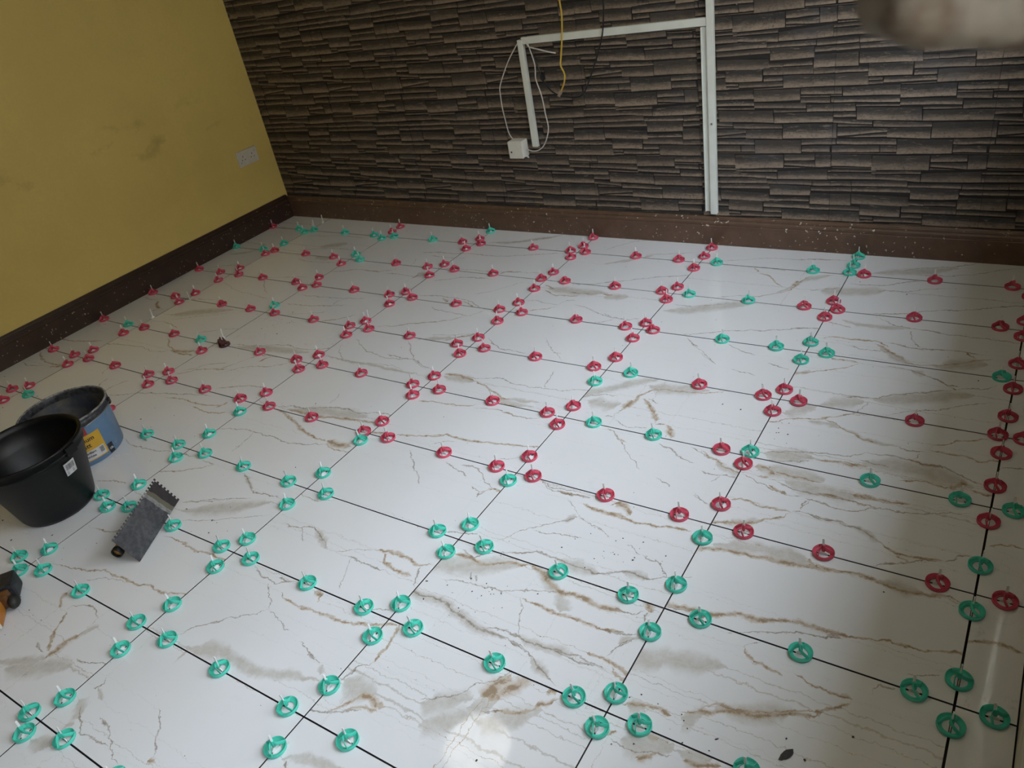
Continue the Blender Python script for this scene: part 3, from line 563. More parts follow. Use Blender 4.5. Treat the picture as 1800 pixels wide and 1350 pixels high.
class NT:
    def __init__(s, name):
        s.m = bpy.data.materials.new(name); s.m.use_nodes = True; s.t = s.m.node_tree; s.b = s.t.nodes['Principled BSDF']
    def n(s, typ, **kw):
        x = s.t.nodes.new(typ)
        for k, v in kw.items(): setattr(x, k, v)
        return x
    def l(s, a, b): s.t.links.new(a, b)
    def math(s, op, a, b=None, clamp=False):
        x = s.n('ShaderNodeMath', operation=op, use_clamp=clamp)
        for i, v in enumerate((a, b)):
            if v is None: continue
            if isinstance(v, (int, float)): x.inputs[i].default_value = v
            else: s.l(v, x.inputs[i])
        return x.outputs[0]
    def mix(s, fac, a, b, blend='MIX'):
        x = s.n('ShaderNodeMix', data_type='RGBA', blend_type=blend)
        for i, v in ((0, fac), (6, a), (7, b)):
            if isinstance(v, (int, float)): x.inputs[i].default_value = v
            elif isinstance(v, tuple): x.inputs[i].default_value = (*v[:3], 1)
            else: s.l(v, x.inputs[i])
        return x.outputs[2]
    def noise(s, scale, detail=3, rough=.5, vec=None, w=None):
        x = s.n('ShaderNodeTexNoise'); x.inputs['Scale'].default_value = scale; x.inputs['Detail'].default_value = detail; x.inputs['Roughness'].default_value = rough
        if vec is not None: s.l(vec, x.inputs['Vector'])
        return x
    def ramp(s, v, a, b, c0=0., c1=1.):
        x = s.n('ShaderNodeMapRange', interpolation_type='SMOOTHSTEP'); s.l(v, x.inputs[0])
        for i, q in enumerate((a, b, c0, c1)): x.inputs[i+1].default_value = q
        return x.outputs[0]
    def pos(s): return s.n('ShaderNodeNewGeometry').outputs['Position']
    def col(s, c):
        if isinstance(c, tuple): s.b.inputs['Base Color'].default_value = (*c[:3], 1)
        else: s.l(c, s.b.inputs['Base Color'])
    def bump(s, h, strength=.3, dist=.002):
        x = s.n('ShaderNodeBump'); x.inputs['Strength'].default_value = strength; x.inputs['Distance'].default_value = dist
        s.l(h, x.inputs['Height']); s.l(x.outputs[0], s.b.inputs['Normal'])
def plain(name, c, rough=.5, metal=0, var=.12, scale=40, bump=0, **kw):
    N = NT(name); nz = N.noise(scale, 4, .6, N.pos())
    N.col(N.mix(N.ramp(nz.outputs[0], .3, .7), tuple(k*(1-var) for k in c), tuple(min(1, k*(1+var)) for k in c)))
    N.b.inputs['Roughness'].default_value = rough; N.b.inputs['Metallic'].default_value = metal
    for k, v in kw.items(): N.b.inputs[k].default_value = v
    if bump: N.bump(nz.outputs[0], bump, .001)
    return N.m

# ---------------------------------------------------------------- materials of the shell
def m_yellow():
    N = NT('yellow_wall_paint'); p = N.pos(); big = N.noise(1.6, 4, .6, p); fine = N.noise(90, 4, .7, p)
    c = N.mix(N.ramp(big.outputs[0], .3, .75), YEL, tuple(k*.90 for k in YEL))
    c = N.mix(N.ramp(fine.outputs[0], .3, .7, 0, .10), c, (YEL[0]*.6, YEL[1]*.6, YEL[2]*.6))
    # grubby handling marks at chair-back height
    mp = N.n('ShaderNodeMapping'); mp.inputs['Scale'].default_value = (1, 4.2, 6.5); N.l(p, mp.inputs[0])
    g = N.noise(1.0, 5, .62, mp.outputs[0])
    sx = N.n('ShaderNodeSeparateXYZ'); N.l(p, sx.inputs[0])
    band = N.math('MULTIPLY', N.ramp(sx.outputs[2], .55, .68), N.ramp(sx.outputs[2], .90, .74))
    c = N.mix(N.math('MULTIPLY', band, N.ramp(g.outputs[0], .56, .72, 0, .45)), c, (YEL[0]*.45, YEL[1]*.42, YEL[2]*.4))
    N.col(c); N.b.inputs['Roughness'].default_value = .62; N.bump(fine.outputs[0], .25, .001)
    return N.m
def m_skirt(name, c, chips):
    N = NT(name); p = N.pos(); n1 = N.noise(14, 5, .65, p)
    base = N.mix(N.ramp(n1.outputs[0], .35, .7), c, tuple(k*1.35 for k in c))
    n2 = N.noise(60, 3, .6, p); n3 = N.noise(2.3, 2, .5, p)
    th = N.ramp(n3.outputs[0], .35, .72, .0, .045)
    x = N.math('ADD', n2.outputs[0], th); hit = N.ramp(x, chips, chips+.012)
    v = N.n('ShaderNodeTexVoronoi'); v.inputs['Scale'].default_value = 55; N.l(p, v.inputs[0])
    vv = N.n('ShaderNodeSeparateColor'); N.l(v.outputs['Color'], vv.inputs[0])
    dots = N.math('MULTIPLY', N.ramp(v.outputs[0], .13, .09), N.ramp(vv.outputs[0], .80, .84))
    hit = N.math('MAXIMUM', hit, dots)
    N.col(N.mix(hit, base, (.62, .55, .46))); N.b.inputs['Roughness'].default_value = .36
    N.bump(n1.outputs[0], .15, .001)
    return N.m
M = {}
M['yellow'] = m_yellow()
M['skirt_back'] = m_skirt('brown_gloss_paint_chipped', (.100, .058, .037), .690)
M['skirt_left'] = m_skirt('dark_brown_gloss_paint', (.038, .021, .015), .735)
M['plaster'] = plain('cream_plaster', (.62, .58, .50), .7, scale=20, bump=.2)
M['ceiling'] = plain('white_ceiling_paint', CEIL, .8, var=.04, scale=6)
M['papered'] = plain('front_wall_paper', FRONT, .7, scale=6)
M['screed'] = plain('tile_adhesive_bed', (.022, .018, .017), .9, scale=60, bump=.5)
M['tile_edge'] = plain('adhesive_stained_tile_edge', (.040, .034, .031), .8, scale=90)
M['wallpaper'] = plain('dark_stone_joint', (.018, .014, .012), .8, scale=60)
M['pvc'] = plain('white_pvc_trunking', (.70, .72, .66), .38, var=.05, scale=12)
M['white_plastic'] = plain('white_plastic', (.72, .70, .64), .35, var=.04, scale=30)
M['cable_white'] = plain('white_cable_sheath', (.62, .58, .52), .4, var=.08)
M['cable_yellow'] = plain('yellow_cable_sheath', (.62, .42, .05), .4, var=.08)
M['cable_black'] = plain('black_cable_sheath', (.012, .012, .012), .45)
M['dark'] = plain('dark_hole', (.01, .01, .01), .8)
M['copper'] = plain('copper_wire', (.6, .25, .1), .3, 1)
M['steel'] = plain('screw_steel', (.35, .35, .34), .35, .9)

# ---------------------------------------------------------------- marble tile material, veins as curves
VT = []
for ln in VEINS.strip().split('\n'):
    q = ln.split(); k = q[0][0]; w = int(q[0][1:])/1000
    c = [int(t)/1000 for t in q[1:]]; VT.append((k, w, list(zip(c[0::2], c[1::2]))))
def vein_group():
    g = bpy.data.node_groups.new('vein_mask', 'ShaderNodeTree'); I = g.interface
    for nm in ('other', 'centre', 'width', 'size'): I.new_socket(nm, in_out='INPUT', socket_type='NodeSocketFloat')
    I.new_socket('mask', in_out='OUTPUT', socket_type='NodeSocketFloat')
    gi = g.nodes.new('NodeGroupInput'); go = g.nodes.new('NodeGroupOutput')
    def mt(op, a, b=None):
        x = g.nodes.new('ShaderNodeMath'); x.operation = op
        for i, v in enumerate((a, b)):
            if v is None: continue
            if isinstance(v, float): x.inputs[i].default_value = v
            else: g.links.new(v, x.inputs[i])
        return x.outputs[0]
    d = mt('MULTIPLY', mt('ABSOLUTE', mt('SUBTRACT', gi.outputs[0], gi.outputs[1])), gi.outputs[3])
    w = mt('MULTIPLY', gi.outputs[2], .05)
    r = mt('DIVIDE', d, mt('MAXIMUM', w, 1e-5))
    mr = g.nodes.new('ShaderNodeMapRange'); mr.interpolation_type = 'SMOOTHSTEP'; g.links.new(r, mr.inputs[0])
    for i, v in enumerate((1.0, .15, 0., 1.)): mr.inputs[i+1].default_value = v
    g.links.new(mr.outputs[0], go.inputs[0])
    return g
VG = vein_group()
def clip_runs(pts, x0, x1, y0, y1):
    """pieces of a polyline inside a tile, split so that each is single valued along x or y"""
    P = []
    for (a, b), (c, d) in zip(pts, pts[1:]):
        n = max(1, int(math.hypot(c-a, d-b) / .006))
        P += [(a+(c-a)*i/n, b+(d-b)*i/n) for i in range(n)]
    P.append(pts[-1]); runs = []; cur = []
    for p in P:
        if x0-.002 <= p[0] <= x1+.002 and y0-.002 <= p[1] <= y1+.002: cur.append(p)
        else:
            if len(cur) > 1: runs.append(cur)
            cur = []
    if len(cur) > 1: runs.append(cur)
    out = []
    for r in runs:
        ex = max(p[0] for p in r)-min(p[0] for p in r); ey = max(p[1] for p in r)-min(p[1] for p in r)
        if max(ex, ey) < .008: continue
        ax = 0 if ex >= ey*.8 else 1
        seg = [r[0]]; s = 0
        for p in r[1:]:
            d = p[ax]-seg[-1][ax]; t = (d > 0)-(d < 0)
            if t == 0: continue
            if s == 0 or t == s: seg.append(p); s = t
            else:
                if abs(seg[-1][ax]-seg[0][ax]) > .008: out.append((ax, seg))
                seg = [seg[-1], p]; s = t
        if abs(seg[-1][ax]-seg[0][ax]) > .008: out.append((ax, seg))
    return out
def set_curve(node, pts):
    mp = node.mapping; cv = mp.curves[0]
    ps = [(min(1, max(0, a)), min(1, max(0, b))) for a, b in pts]
    q = [ps[0]]
    for p in ps[1:]:
        if p[0] > q[-1][0] + 1e-4: q.append(p)
    if len(q) < 2: q.append((min(1, q[0][0]+.01), q[0][1]))
    cv.points[0].location = q[0]; cv.points[1].location = q[-1]
    for p in q[1:-1]: cv.points.new(*p)
    for p in cv.points: p.handle_type = 'VECTOR'
    mp.extend = 'HORIZONTAL'; mp.update()
WHITE = MARBLE
def tile_mat(x0, x1, y0, y1, i):
    N = NT('marble_porcelain'); sx, sy = x1-x0, y1-y0
    p = N.pos()
    dn = N.noise(26, 4, .6, p); dn2 = N.noise(110, 3, .6, p)
    def disp(a1, a2):
        v = N.n('ShaderNodeVectorMath', operation='SUBTRACT'); N.l(dn.outputs[1], v.inputs[0]); v.inputs[1].default_value = (.5, .5, .5)
        s = N.n('ShaderNodeVectorMath', operation='SCALE'); N.l(v.outputs[0], s.inputs[0]); s.inputs[3].default_value = a1
        v2 = N.n('ShaderNodeVectorMath', operation='SUBTRACT'); N.l(dn2.outputs[1], v2.inputs[0]); v2.inputs[1].default_value = (.5, .5, .5)
        s2 = N.n('ShaderNodeVectorMath', operation='SCALE'); N.l(v2.outputs[0], s2.inputs[0]); s2.inputs[3].default_value = a2
        a = N.n('ShaderNodeVectorMath', operation='ADD'); N.l(s.outputs[0], a.inputs[0]); N.l(s2.outputs[0], a.inputs[1])
        b = N.n('ShaderNodeVectorMath', operation='ADD'); N.l(a.outputs[0], b.inputs[0]); N.l(p, b.inputs[1])
        return b.outputs[0]
    w = N.n('ShaderNodeSeparateXYZ'); N.l(disp(.030, .010), w.inputs[0])
    u = N.math('DIVIDE', N.math('SUBTRACT', w.outputs[0], x0), sx); v = N.math('DIVIDE', N.math('SUBTRACT', w.outputs[1], y0), sy)
    masks = {'g': None, 'o': None, 'h': None}; cnt = 0
    for k, wd_, pts in VT:
        for ax, seg in clip_runs(pts, x0, x1, y0, y1):
            if cnt > 34: break
            cnt += 1
            S = sorted(seg, key=lambda t: t[ax])
            step = max(1, len(S)//14); S = S[::step] + ([S[-1]] if (len(S)-1) % step else [])
            lo, hi = (x0, sx) if ax == 0 else (y0, sy); l2, s2 = (y0, sy) if ax == 0 else (x0, sx)
            C = [((q[ax]-lo)/hi, (q[1-ax]-l2)/s2) for q in S]
            fc = N.n('ShaderNodeFloatCurve'); N.l(u if ax == 0 else v, fc.inputs[1]); set_curve(fc, C)
            fw = N.n('ShaderNodeFloatCurve'); N.l(u if ax == 0 else v, fw.inputs[1])
            t0, t1 = C[0][0], C[-1][0]; hw = {'g': 1.0, 'o': 1.25, 'h': 1.55}[k]*wd_/.05
            fade = .25 if k == 'h' else .12
            e0 = 0 if t0 > .02 else hw; e1 = 0 if t1 < .98 else hw
            jit = [hw*(.75+.5*random.random()) for _ in range(3)]
            set_curve(fw, [(t0-.003, 0)]*(t0 > .02) + [(t0, e0 if e0 else hw*.15), (t0+(t1-t0)*fade, jit[0]), ((t0+t1)/2, jit[1]), (t1-(t1-t0)*fade, jit[2]), (t1, e1 if e1 else hw*.15)] + [(t1+.003, 0)]*(t1 < .98))
            gr = N.n('ShaderNodeGroup'); gr.node_tree = VG
            N.l(v if ax == 0 else u, gr.inputs[0]); N.l(fc.outputs[0], gr.inputs[1]); N.l(fw.outputs[0], gr.inputs[2]); gr.inputs[3].default_value = s2
            masks[k] = gr.outputs[0] if masks[k] is None else N.math('MAXIMUM', masks[k], gr.outputs[0])
    # faint clouding and hairline crazing of the print
    cl = N.noise(2.2, 5, .6, p); fb = N.noise(38, 5, .7, p)
    c = N.mix(N.ramp(cl.outputs[0], .45, .75, 0, .22), WHITE, (WHITE[0]*.86, WHITE[1]*.86, WHITE[2]*.87))
    wv = N.n('ShaderNodeMapping'); wv.inputs['Rotation'].default_value = (0, 0, .2); wv.inputs['Scale'].default_value = (1.1, 3.2, 1); N.l(disp(.05, .02), wv.inputs[0])
    ad = N.n('ShaderNodeVectorMath', operation='ADD'); N.l(wv.outputs[0], ad.inputs[0]); ad.inputs[1].default_value = (i*3.7, i*1.9, i*.7)
    hn = N.noise(2.0, 3, .55, ad.outputs[0])
    hair = N.ramp(N.math('ABSOLUTE', N.math('SUBTRACT', hn.outputs[0], .5)), .005, .0, 0, .0 if cnt > 2 else .35)
    c = N.mix(N.math('MULTIPLY', hair, N.ramp(fb.outputs[0], .35, .65)), c, (.42, .37, .31))
    if masks['h'] is not None:
        c = N.mix(N.math('MULTIPLY', masks['h'], N.ramp(fb.outputs[0], .20, .80, .38, .80)), c, (.46, .42, .355))
    if masks['o'] is not None:
        c = N.mix(N.math('MULTIPLY', masks['o'], N.ramp(fb.outputs[0], .20, .80, .45, .95)), c, (.48, .36, .235))
        # darker thread inside the ochre veins
        c = N.mix(N.math('MULTIPLY', N.ramp(masks['o'], .80, 1.0), N.ramp(fb.outputs[0], .45, .58, .1, .7)), c, (.29, .20, .125))
    if masks['g'] is not None:
        c = N.mix(N.math('MULTIPLY', masks['g'], N.ramp(fb.outputs[0], .28, .62, .30, .85)), c, (.27, .215, .165))
    # adhesive dust smears, thin
    sm = N.noise(7, 5, .7, p); c = N.mix(N.ramp(sm.outputs[0], .62, .80, 0, .12), c, (.45, .42, .38))
    N.col(c); N.b.inputs['IOR'].default_value = 1.5
    N.l(N.ramp(sm.outputs[0], .60, .9, .045, .22), N.b.inputs['Roughness'])
    return N.m
def tiles(floor):
    xs = [XL+.004] + [GX[a] for a in range(-1, 6)] + [XR-.003]; ys = [YF+.004, -2.1] + [GY[j] for j in range(-6, 8)] + [YB-.006]
    hx = {0: 0, len(xs)-1: 0, 7: .0032}; i = 0
    for a in range(len(xs)-1):
        for j in range(len(ys)-1):
            gx0 = 0 if a == 0 else (.0048 if a == 7 else .0032); gx1 = 0 if a == len(xs)-2 else (.0048 if a == 6 else .0032)
            x0, x1 = xs[a]+gx0/2*1.0, xs[a+1]-gx1/2*1.0; y0, y1 = ys[j]+.0019, ys[j+1]-.0019
            bm = boxm(0, x1-x0, 0, y1-y0, -.009, 0, bevel=.0004)
            dz = random.uniform(-.0002, .0002)
            bm.normal_update()
            for f_ in bm.faces:
                if f_.normal.z < .3: f_.material_index = 1
            to = obj('tile', bm, tile_mat(x0, x1, y0, y1, i), floor, loc=(x0, y0, dz)); to.data.materials.append(M['tile_edge']); i += 1

# ---------------------------------------------------------------- shell
def st(o): o['kind'] = 'structure'; return o
floor = st(obj('floor', boxm(XL-.12, XR+REV, YF-.12, YB+.12, -.12, -.0095), M['screed']))
tiles(floor)
st(obj('ceiling', boxm(XL-.12, XR+REV, YF-.12, YB+.12, ZC, ZC+.12), M['ceiling']))
st(obj('wall_left', boxm(XL-.12, XL, YF, YB, 0, ZC), M['yellow']))
wall_back = st(obj('wall_back', boxm(XL-.12, XR+REV, YB+.003, YB+.12, 0, ZC), M['wallpaper']))
st(obj('wall_front', boxm(XL-.12, XR+REV, YF-.12, YF, 0, ZC), M['papered']))
bm = bmesh.new(); ys_ = [YF, WINS[0][0], WINS[0][1], WINS[1][0], WINS[1][1], YB]
for k in (0, 2, 4): box(bm, XR, XR+REV, ys_[k], ys_[k+1], 0, ZC)
for wy0, wy1 in WINS:
    box(bm, XR, XR+REV, wy0, wy1, 0, WZ0); box(bm, XR, XR+REV, wy0, wy1, WZ1, ZC)
st(obj('wall_right', bm, M['plaster']))
gl = NT('window_glass'); gl.t.nodes.remove(gl.b); tr = gl.n('ShaderNodeBsdfTransparent'); gs = gl.n('ShaderNodeBsdfGlossy'); gs.inputs[1].default_value = .02
mx = gl.n('ShaderNodeMixShader'); mx.inputs[0].default_value = .06; gl.l(tr.outputs[0], mx.inputs[1]); gl.l(gs.outputs[0], mx.inputs[2])
gl.l(mx.outputs[0], [n for n in gl.t.nodes if n.type == 'OUTPUT_MATERIAL'][0].inputs[0])
X0 = XR+REV-.08
for k, (wy0, wy1) in enumerate(WINS):
    fr = bmesh.new(); wm = (wy0+wy1)/2
    box(fr, X0, X0+.06, wy0, wy0+.05, WZ0, WZ1); box(fr, X0, X0+.06, wy1-.05, wy1, WZ0, WZ1)
    box(fr, X0, X0+.06, wy0+.05, wy1-.05, WZ0, WZ0+.05); box(fr, X0, X0+.06, wy0+.05, wy1-.05, WZ1-.05, WZ1); box(fr, X0, X0+.06, wm-.025, wm+.025, WZ0+.05, WZ1-.05)
    wf = st(obj('window_%d' % (k+1), fr, M['pvc']))
    for a, c_ in ((wy0+.05, wm-.025), (wm+.025, wy1-.05)): obj('pane', boxm(X0+.028, X0+.032, a, c_, WZ0+.05, WZ1-.05), gl.m, wf)

bm = boxm(XR+REV+BD, XR+REV+BD+.3, -9, 9, -.3, BH)  # unseen wall added outside to cut off low sky and warm the bounce
for y in (-6.2, -3.4, 4.6, 7.0): box(bm, XR+REV+BD-.03, XR+REV+BD+.01, y, y+1.1, .9, 2.0)
st(obj('wall_sky_blocker', bm, plain('warm_sky_blocker', (.27, .215, .14), .9, scale=2)))
st(obj('ground', boxm(XR+REV, XR+REV+BD, -9, 9, -.3, -.15), plain('grey_paving', (.20, .19, .17), .9, scale=3)))

# skirting boards with a moulded top
def skirt_profile(t, h): return [(0, 0), (t, 0), (t, h-.040), (t-.002, h-.038), (t-.002, h-.034), (t, h-.032), (t-.001, h-.024), (t-.006, h-.018), (t-.006, h-.014), (t-.004, h-.012), (t-.008, h-.004), (t-.012, h), (0, h)]
bm = prism([(YB-a, z) for a, z in skirt_profile(.020, .128)], 'x', XL, XR)
st(obj('baseboard_back', bm, M['skirt_back']))
bm = prism([(XL+a, z) for a, z in skirt_profile(.020, .140)], 'y', YF, YB-.0195)
st(obj('baseboard_left', bm, M['skirt_left']))

# ---------------------------------------------------------------- stone-pattern wall: ledge stones with recessed joints
def m_stone(tint):
    N = NT('ledge_stone'); p = N.pos()
    uv = N.n('ShaderNodeAttribute', attribute_name='st'); s = N.n('ShaderNodeSeparateColor'); N.l(uv.outputs[0], s.inputs[0])
    u, v, r = s.outputs[0], s.outputs[1], s.outputs[2]
    mp = N.n('ShaderNodeMapping'); mp.inputs['Scale'].default_value = (6, 6, 34); N.l(p, mp.inputs[0])
    n1 = N.noise(3.6, 8, .74, mp.outputs[0]); n2 = N.noise(120, 4, .7, p); n3 = N.noise(9, 3, .5, p)
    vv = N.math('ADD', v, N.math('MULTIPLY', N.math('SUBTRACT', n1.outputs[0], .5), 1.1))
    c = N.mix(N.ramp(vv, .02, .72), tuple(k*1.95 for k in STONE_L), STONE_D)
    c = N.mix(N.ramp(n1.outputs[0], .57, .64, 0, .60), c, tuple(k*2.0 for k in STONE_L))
    c = N.mix(N.ramp(n2.outputs[0], .48, .70, 0, .55), c, tuple(k*.50 for k in STONE_D))
    c = N.mix(N.ramp(r, 0, 1, 0, .35), c, tuple(k*.50 for k in STONE_L))
    c = N.mix(N.ramp(n3.outputs[0], .5, .75, 0, .25), c, STONE_C)
    N.col(c); N.b.inputs['Roughness'].default_value = .62
    N.bump(N.math('ADD', n1.outputs[0], N.math('MULTIPLY', n2.outputs[0], .4)), .35, .002)
    return N.m
M['stone'] = m_stone(0)
def stone_geo(bm, lay, poly, depth, rnd):
    """poly: 4 corners (x,z) tl tr br bl -> irregular-edged slab in front of the wall"""
    (ax, az), (bx, bz), (cx, cz), (dx, dz) = poly
    n = 3 if bx-ax > .05 else 1; g = .0007
    top = [(ax+(bx-ax)*i/n, az+(bz-az)*i/n) for i in range(n+1)]; bot = [(dx+(cx-dx)*i/n, dz+(cz-dz)*i/n) for i in range(n+1)]
    amp = min(.0018, (az-dz)*.10)
    top = [(x + (g if i == 0 else -g if i == n else 0), z-g*.9+random.uniform(-amp, amp*.3)) for i, (x, z) in enumerate(top)]
    bot = [(x + (g if i == 0 else -g if i == n else 0), z+g*.9+random.uniform(-amp*.3, amp)) for i, (x, z) in enumerate(bot)]
    yb = YB+.004; tilt = random.uniform(-.0008, .0008)
    F = []; Bk = []
    for q, vt in ((top, 1), (bot, 0)):
        for i, (x, z) in enumerate(q):
            F.append((bm.verts.new((x, YB-depth+tilt*.3, z)), (i/n, vt))); Bk.append(bm.verts.new((x, yb, z)))
    m = n+1; ft = [f[0] for f in F]
    fs = []
    for i in range(n): fs.append(bm.faces.new((ft[m+i], ft[m+i+1], ft[i+1], ft[i])))
    loop = list(range(m)) + list(range(2*m-1, m-1, -1))
    for a, b in zip(loop, loop[1:]+loop[:1]): fs.append(bm.faces.new((ft[a], ft[b], Bk[b], Bk[a])))
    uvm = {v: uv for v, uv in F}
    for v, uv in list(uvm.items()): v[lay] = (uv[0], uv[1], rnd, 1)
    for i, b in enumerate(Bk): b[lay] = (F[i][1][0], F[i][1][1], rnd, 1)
    return fs
PX, PZ = .5245, .5265
seams = [(-.36-.525*2, .689), (0, 0)]
allst = []
strips = []
x = 1.745
while x < XR: strips.append((x, min(x+PX, XR), 0.0)); x += PX
x = 1.745
while x > XL: strips.append((max(x-PX, XL), x, .2635)); x -= PX
base = [[(s[2*i]/1000, s[2*i+1]/1000) for i in range(4)] for s in STONES]
for xa, xb, dz in strips:
    for kx in range(-9, 6):
        for kz in range(-2, 6):
            for q in base:
                P = [(px+kx*PX, pz+kz*PZ+dz) for px, pz in q]
                l, r = min(P[0][0], P[3][0]), max(P[1][0], P[2][0]); t = max(p[1] for p in P); b = min(p[1] for p in P)
                if r < xa+.006 or l > xb-.006 or t < .09 or b > 1.75: continue
                def cutx(p, e, xx): f = (xx-p[0])/(e[0]-p[0]); return (xx, p[1]+(e[1]-p[1])*f)
                if l < xa: P[0], P[3] = cutx(P[0], P[1], xa), cutx(P[3], P[2], xa)
                if r > xb: P[1], P[2] = cutx(P[1], P[0], xb), cutx(P[2], P[3], xb)
                P = [(px_, max(pz_, .1)) for px_, pz_ in P]
                if min(P[0][1]-P[3][1], P[1][1]-P[2][1]) < .002 and max(P[0][1]-P[3][1], P[1][1]-P[2][1]) < .004: continue
                if P[1][0]-P[0][0] < .006: continue
                P[3] = (P[3][0], min(P[3][1], P[0][1]-.0008)); P[2] = (P[2][0], min(P[2][1], P[1][1]-.0008))
                allst.append(P)
def area(P): 
    cx = (P[0][0]+P[1][0])/2; cz = (P[0][1]+P[3][1])/2
    dist = math.dist((cx, YB, cz), (2.98, -.83, 1.44)); vis = 1 if cz < 1.2-.08*(cx-1) and cx < 3.0 else .05
    return (P[1][0]-P[0][0])*((P[0][1]-P[3][1])+(P[1][1]-P[2][1]))/2/dist**3*vis
allst.sort(key=area, reverse=True)
rest = bmesh.new(); rl = rest.verts.layers.float_color.new('st')
for i, P in enumerate(allst):
    rnd = random.random(); dep = random.uniform(.0006, .0015)
    if i < 295:
        bm = bmesh.new(); la = bm.verts.layers.float_color.new('st'); stone_geo(bm, la, P, dep, rnd)
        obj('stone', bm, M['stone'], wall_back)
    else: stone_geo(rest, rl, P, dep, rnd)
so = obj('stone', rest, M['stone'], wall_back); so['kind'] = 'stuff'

# ---------------------------------------------------------------- levelling clips
def m_cap(name, c):
    N = NT(name); nz = N.noise(160, 3, .6, N.pos())
    oi = N.n('ShaderNodeObjectInfo')
    c1 = N.mix(N.ramp(oi.outputs['Random'], 0, 1, 0, .35), c, tuple(k*.8 for k in c))
    N.col(N.mix(N.ramp(nz.outputs[0], .62, .78, 0, .35), c1, (.5, .47, .42)))
    N.b.inputs['Roughness'].default_value = .22; N.b.inputs['Subsurface Weight'].default_value = .10; N.b.inputs['Subsurface Radius'].default_value = (.004, .004, .004)
    return N.m
M['green'] = m_cap('green_plastic', GREEN); M['red'] = m_cap('red_plastic', RED); M['lump'] = plain('mortar_covered_plastic', (.09, .03, .025), .85, scale=60, bump=.6)
M['stem'] = plain('translucent_white_nylon', (.92, .91, .87), .4, var=.04, **{'Subsurface Weight': .2})
def cap_mesh():
    """saucer with a round hole, a tall central hub and three curved fins running from hub to rim"""
    bm = bmesh.new(); n = 36
    prof = [(.0148, .0014), (.0164, .0006), (.0210, .0002), (.0238, .0), (.0250, .0018), (.0251, .0088), (.0244, .0096), (.0235, .0090), (.0222, .0060), (.0195, .0038), (.0152, .0032), (.0148, .0026)]
    lathe(prof[:-1], n, bm)
    # close the ring section
    vs = list(bm.verts); a, c = vs[:n], vs[-n:]
    for i in range(n): bm.faces.new((a[i], a[(i+1) % n], c[(i+1) % n], c[i]))
    lathe([(0, .0300), (.0026, .0302), (.0040, .0290), (.0044, .022), (.0042, .011), (.0030, .0095), (0, .0095)], 14, bm)
    for f in range(3):
        prev = None; K = 10
        for k in range(K+1):
            t = k/K; r = .0030+.0213*t; ang = 2*math.pi*f/3 + math.radians(66)*math.sin(math.pi*.5*t)
            x, y = r*math.cos(ang), r*math.sin(ang)
            t2 = min(1, t+.02); r2 = .0030+.0213*t2; a2 = 2*math.pi*f/3 + math.radians(66)*math.sin(math.pi*.5*t2) if t < 1 else ang+.02
            dx, dy = r2*math.cos(a2)-x, r2*math.sin(a2)-y; l = math.hypot(dx, dy); tx, ty = -dy/l, dx/l
            zt = .0106+.0185*(1-t**1.15); zb = max(.0045, zt-.0105); w = .0008; wb = .0011
            ring = [bm.verts.new((x+sx*tx*q, y+sx*ty*q, z)) for sx, q, z in ((-1, wb, zb), (1, wb, zb), (1, w, zt-.0006), (.4, w, zt), (-.4, w, zt), (-1, w, zt-.0006))]
            if prev:
                for q in range(6): bm.faces.new((prev[q], prev[(q+1) % 6], ring[(q+1) % 6], ring[q]))
            else: bm.faces.new(ring)
            prev = ring
        bm.faces.new(prev[::-1])
    bmesh.ops.recalc_face_normals(bm, faces=bm.faces)
    me = bpy.data.meshes.new('cap'); bm.to_mesh(me); bm.free()
    for p in me.polygons: p.use_smooth = True
    try: me.set_sharp_from_angle(angle=math.radians(45))
    except Exception: pass
    return me
def stem_mesh(h=.049):
    """thin nylon strap standing in the joint: wide foot arch below, narrow tail above"""
    bm = bmesh.new(); t = .0009
    prism([(-.0095, -.0085), (.0095, -.0085), (.0095, .0035), (.0060, .0065), (.0026, .0085), (.0026, h-.001), (.0015, h), (-.0015, h), (-.0026, h-.001), (-.0026, .0085), (-.0060, .0065), (-.0095, .0035)], 'y', -t, t, bm)
    box(bm, -.0024, .0024, -.0013, .0013, .0085, h-.0005, bevel=.0004)
    me = bpy.data.meshes.new('stem'); bm.to_mesh(me); bm.free(); return me
cm = {}
for k, mk in (('g', 'green'), ('r', 'red'), ('l', 'lump')):
    me = cap_mesh(); me.materials.append(M[mk]); cm[k] = me
sm_ = stem_mesh(); sm_.materials.append(M['stem'])
ORD = ['first', 'second', 'third', 'fourth', 'fifth', 'sixth', 'seventh', 'eighth', 'ninth', 'tenth', 'eleventh', 'twelfth']
seen = {}
def clip_label(c, kind, idx, x, y):
    cn = {'g': 'green', 'r': 'red'}[c]
    if kind == 'B':
        row = ORD[7-idx]
        if x < GX[-1]-.0: 
            pl = 'just left of first cross joint' if GX[-1]-x < .18 else 'beside the yellow wall'
        elif x > GX[5]: pl = 'just right of seventh cross joint'
        else:
            a = max(k for k in GX if GX[k] <= x); f = (x-GX[a])/.6
            pl = 'just right of %s cross joint' % ORD[a+1] if f < .31 else 'just left of %s cross joint' % ORD[a+2] if f > .69 else 'midway between %s and %s crossings' % (ORD[a+1], ORD[a+2])
        s = '%s cap on %s row joint from stone wall, %s' % (cn, row, pl)
    else:
        col = ORD[idx+1]; j = min(range(-3, 8), key=lambda k: abs(GY[k]-y)); row = ORD[7-j]
        d = y-GY[j]; pl = ('just beyond' if d > 0 else 'just nearer than') + ' %s row joint' % row
        s = '%s cap on %s cross joint from yellow wall, %s' % (cn, col, pl)
    return s
caps_lab = []
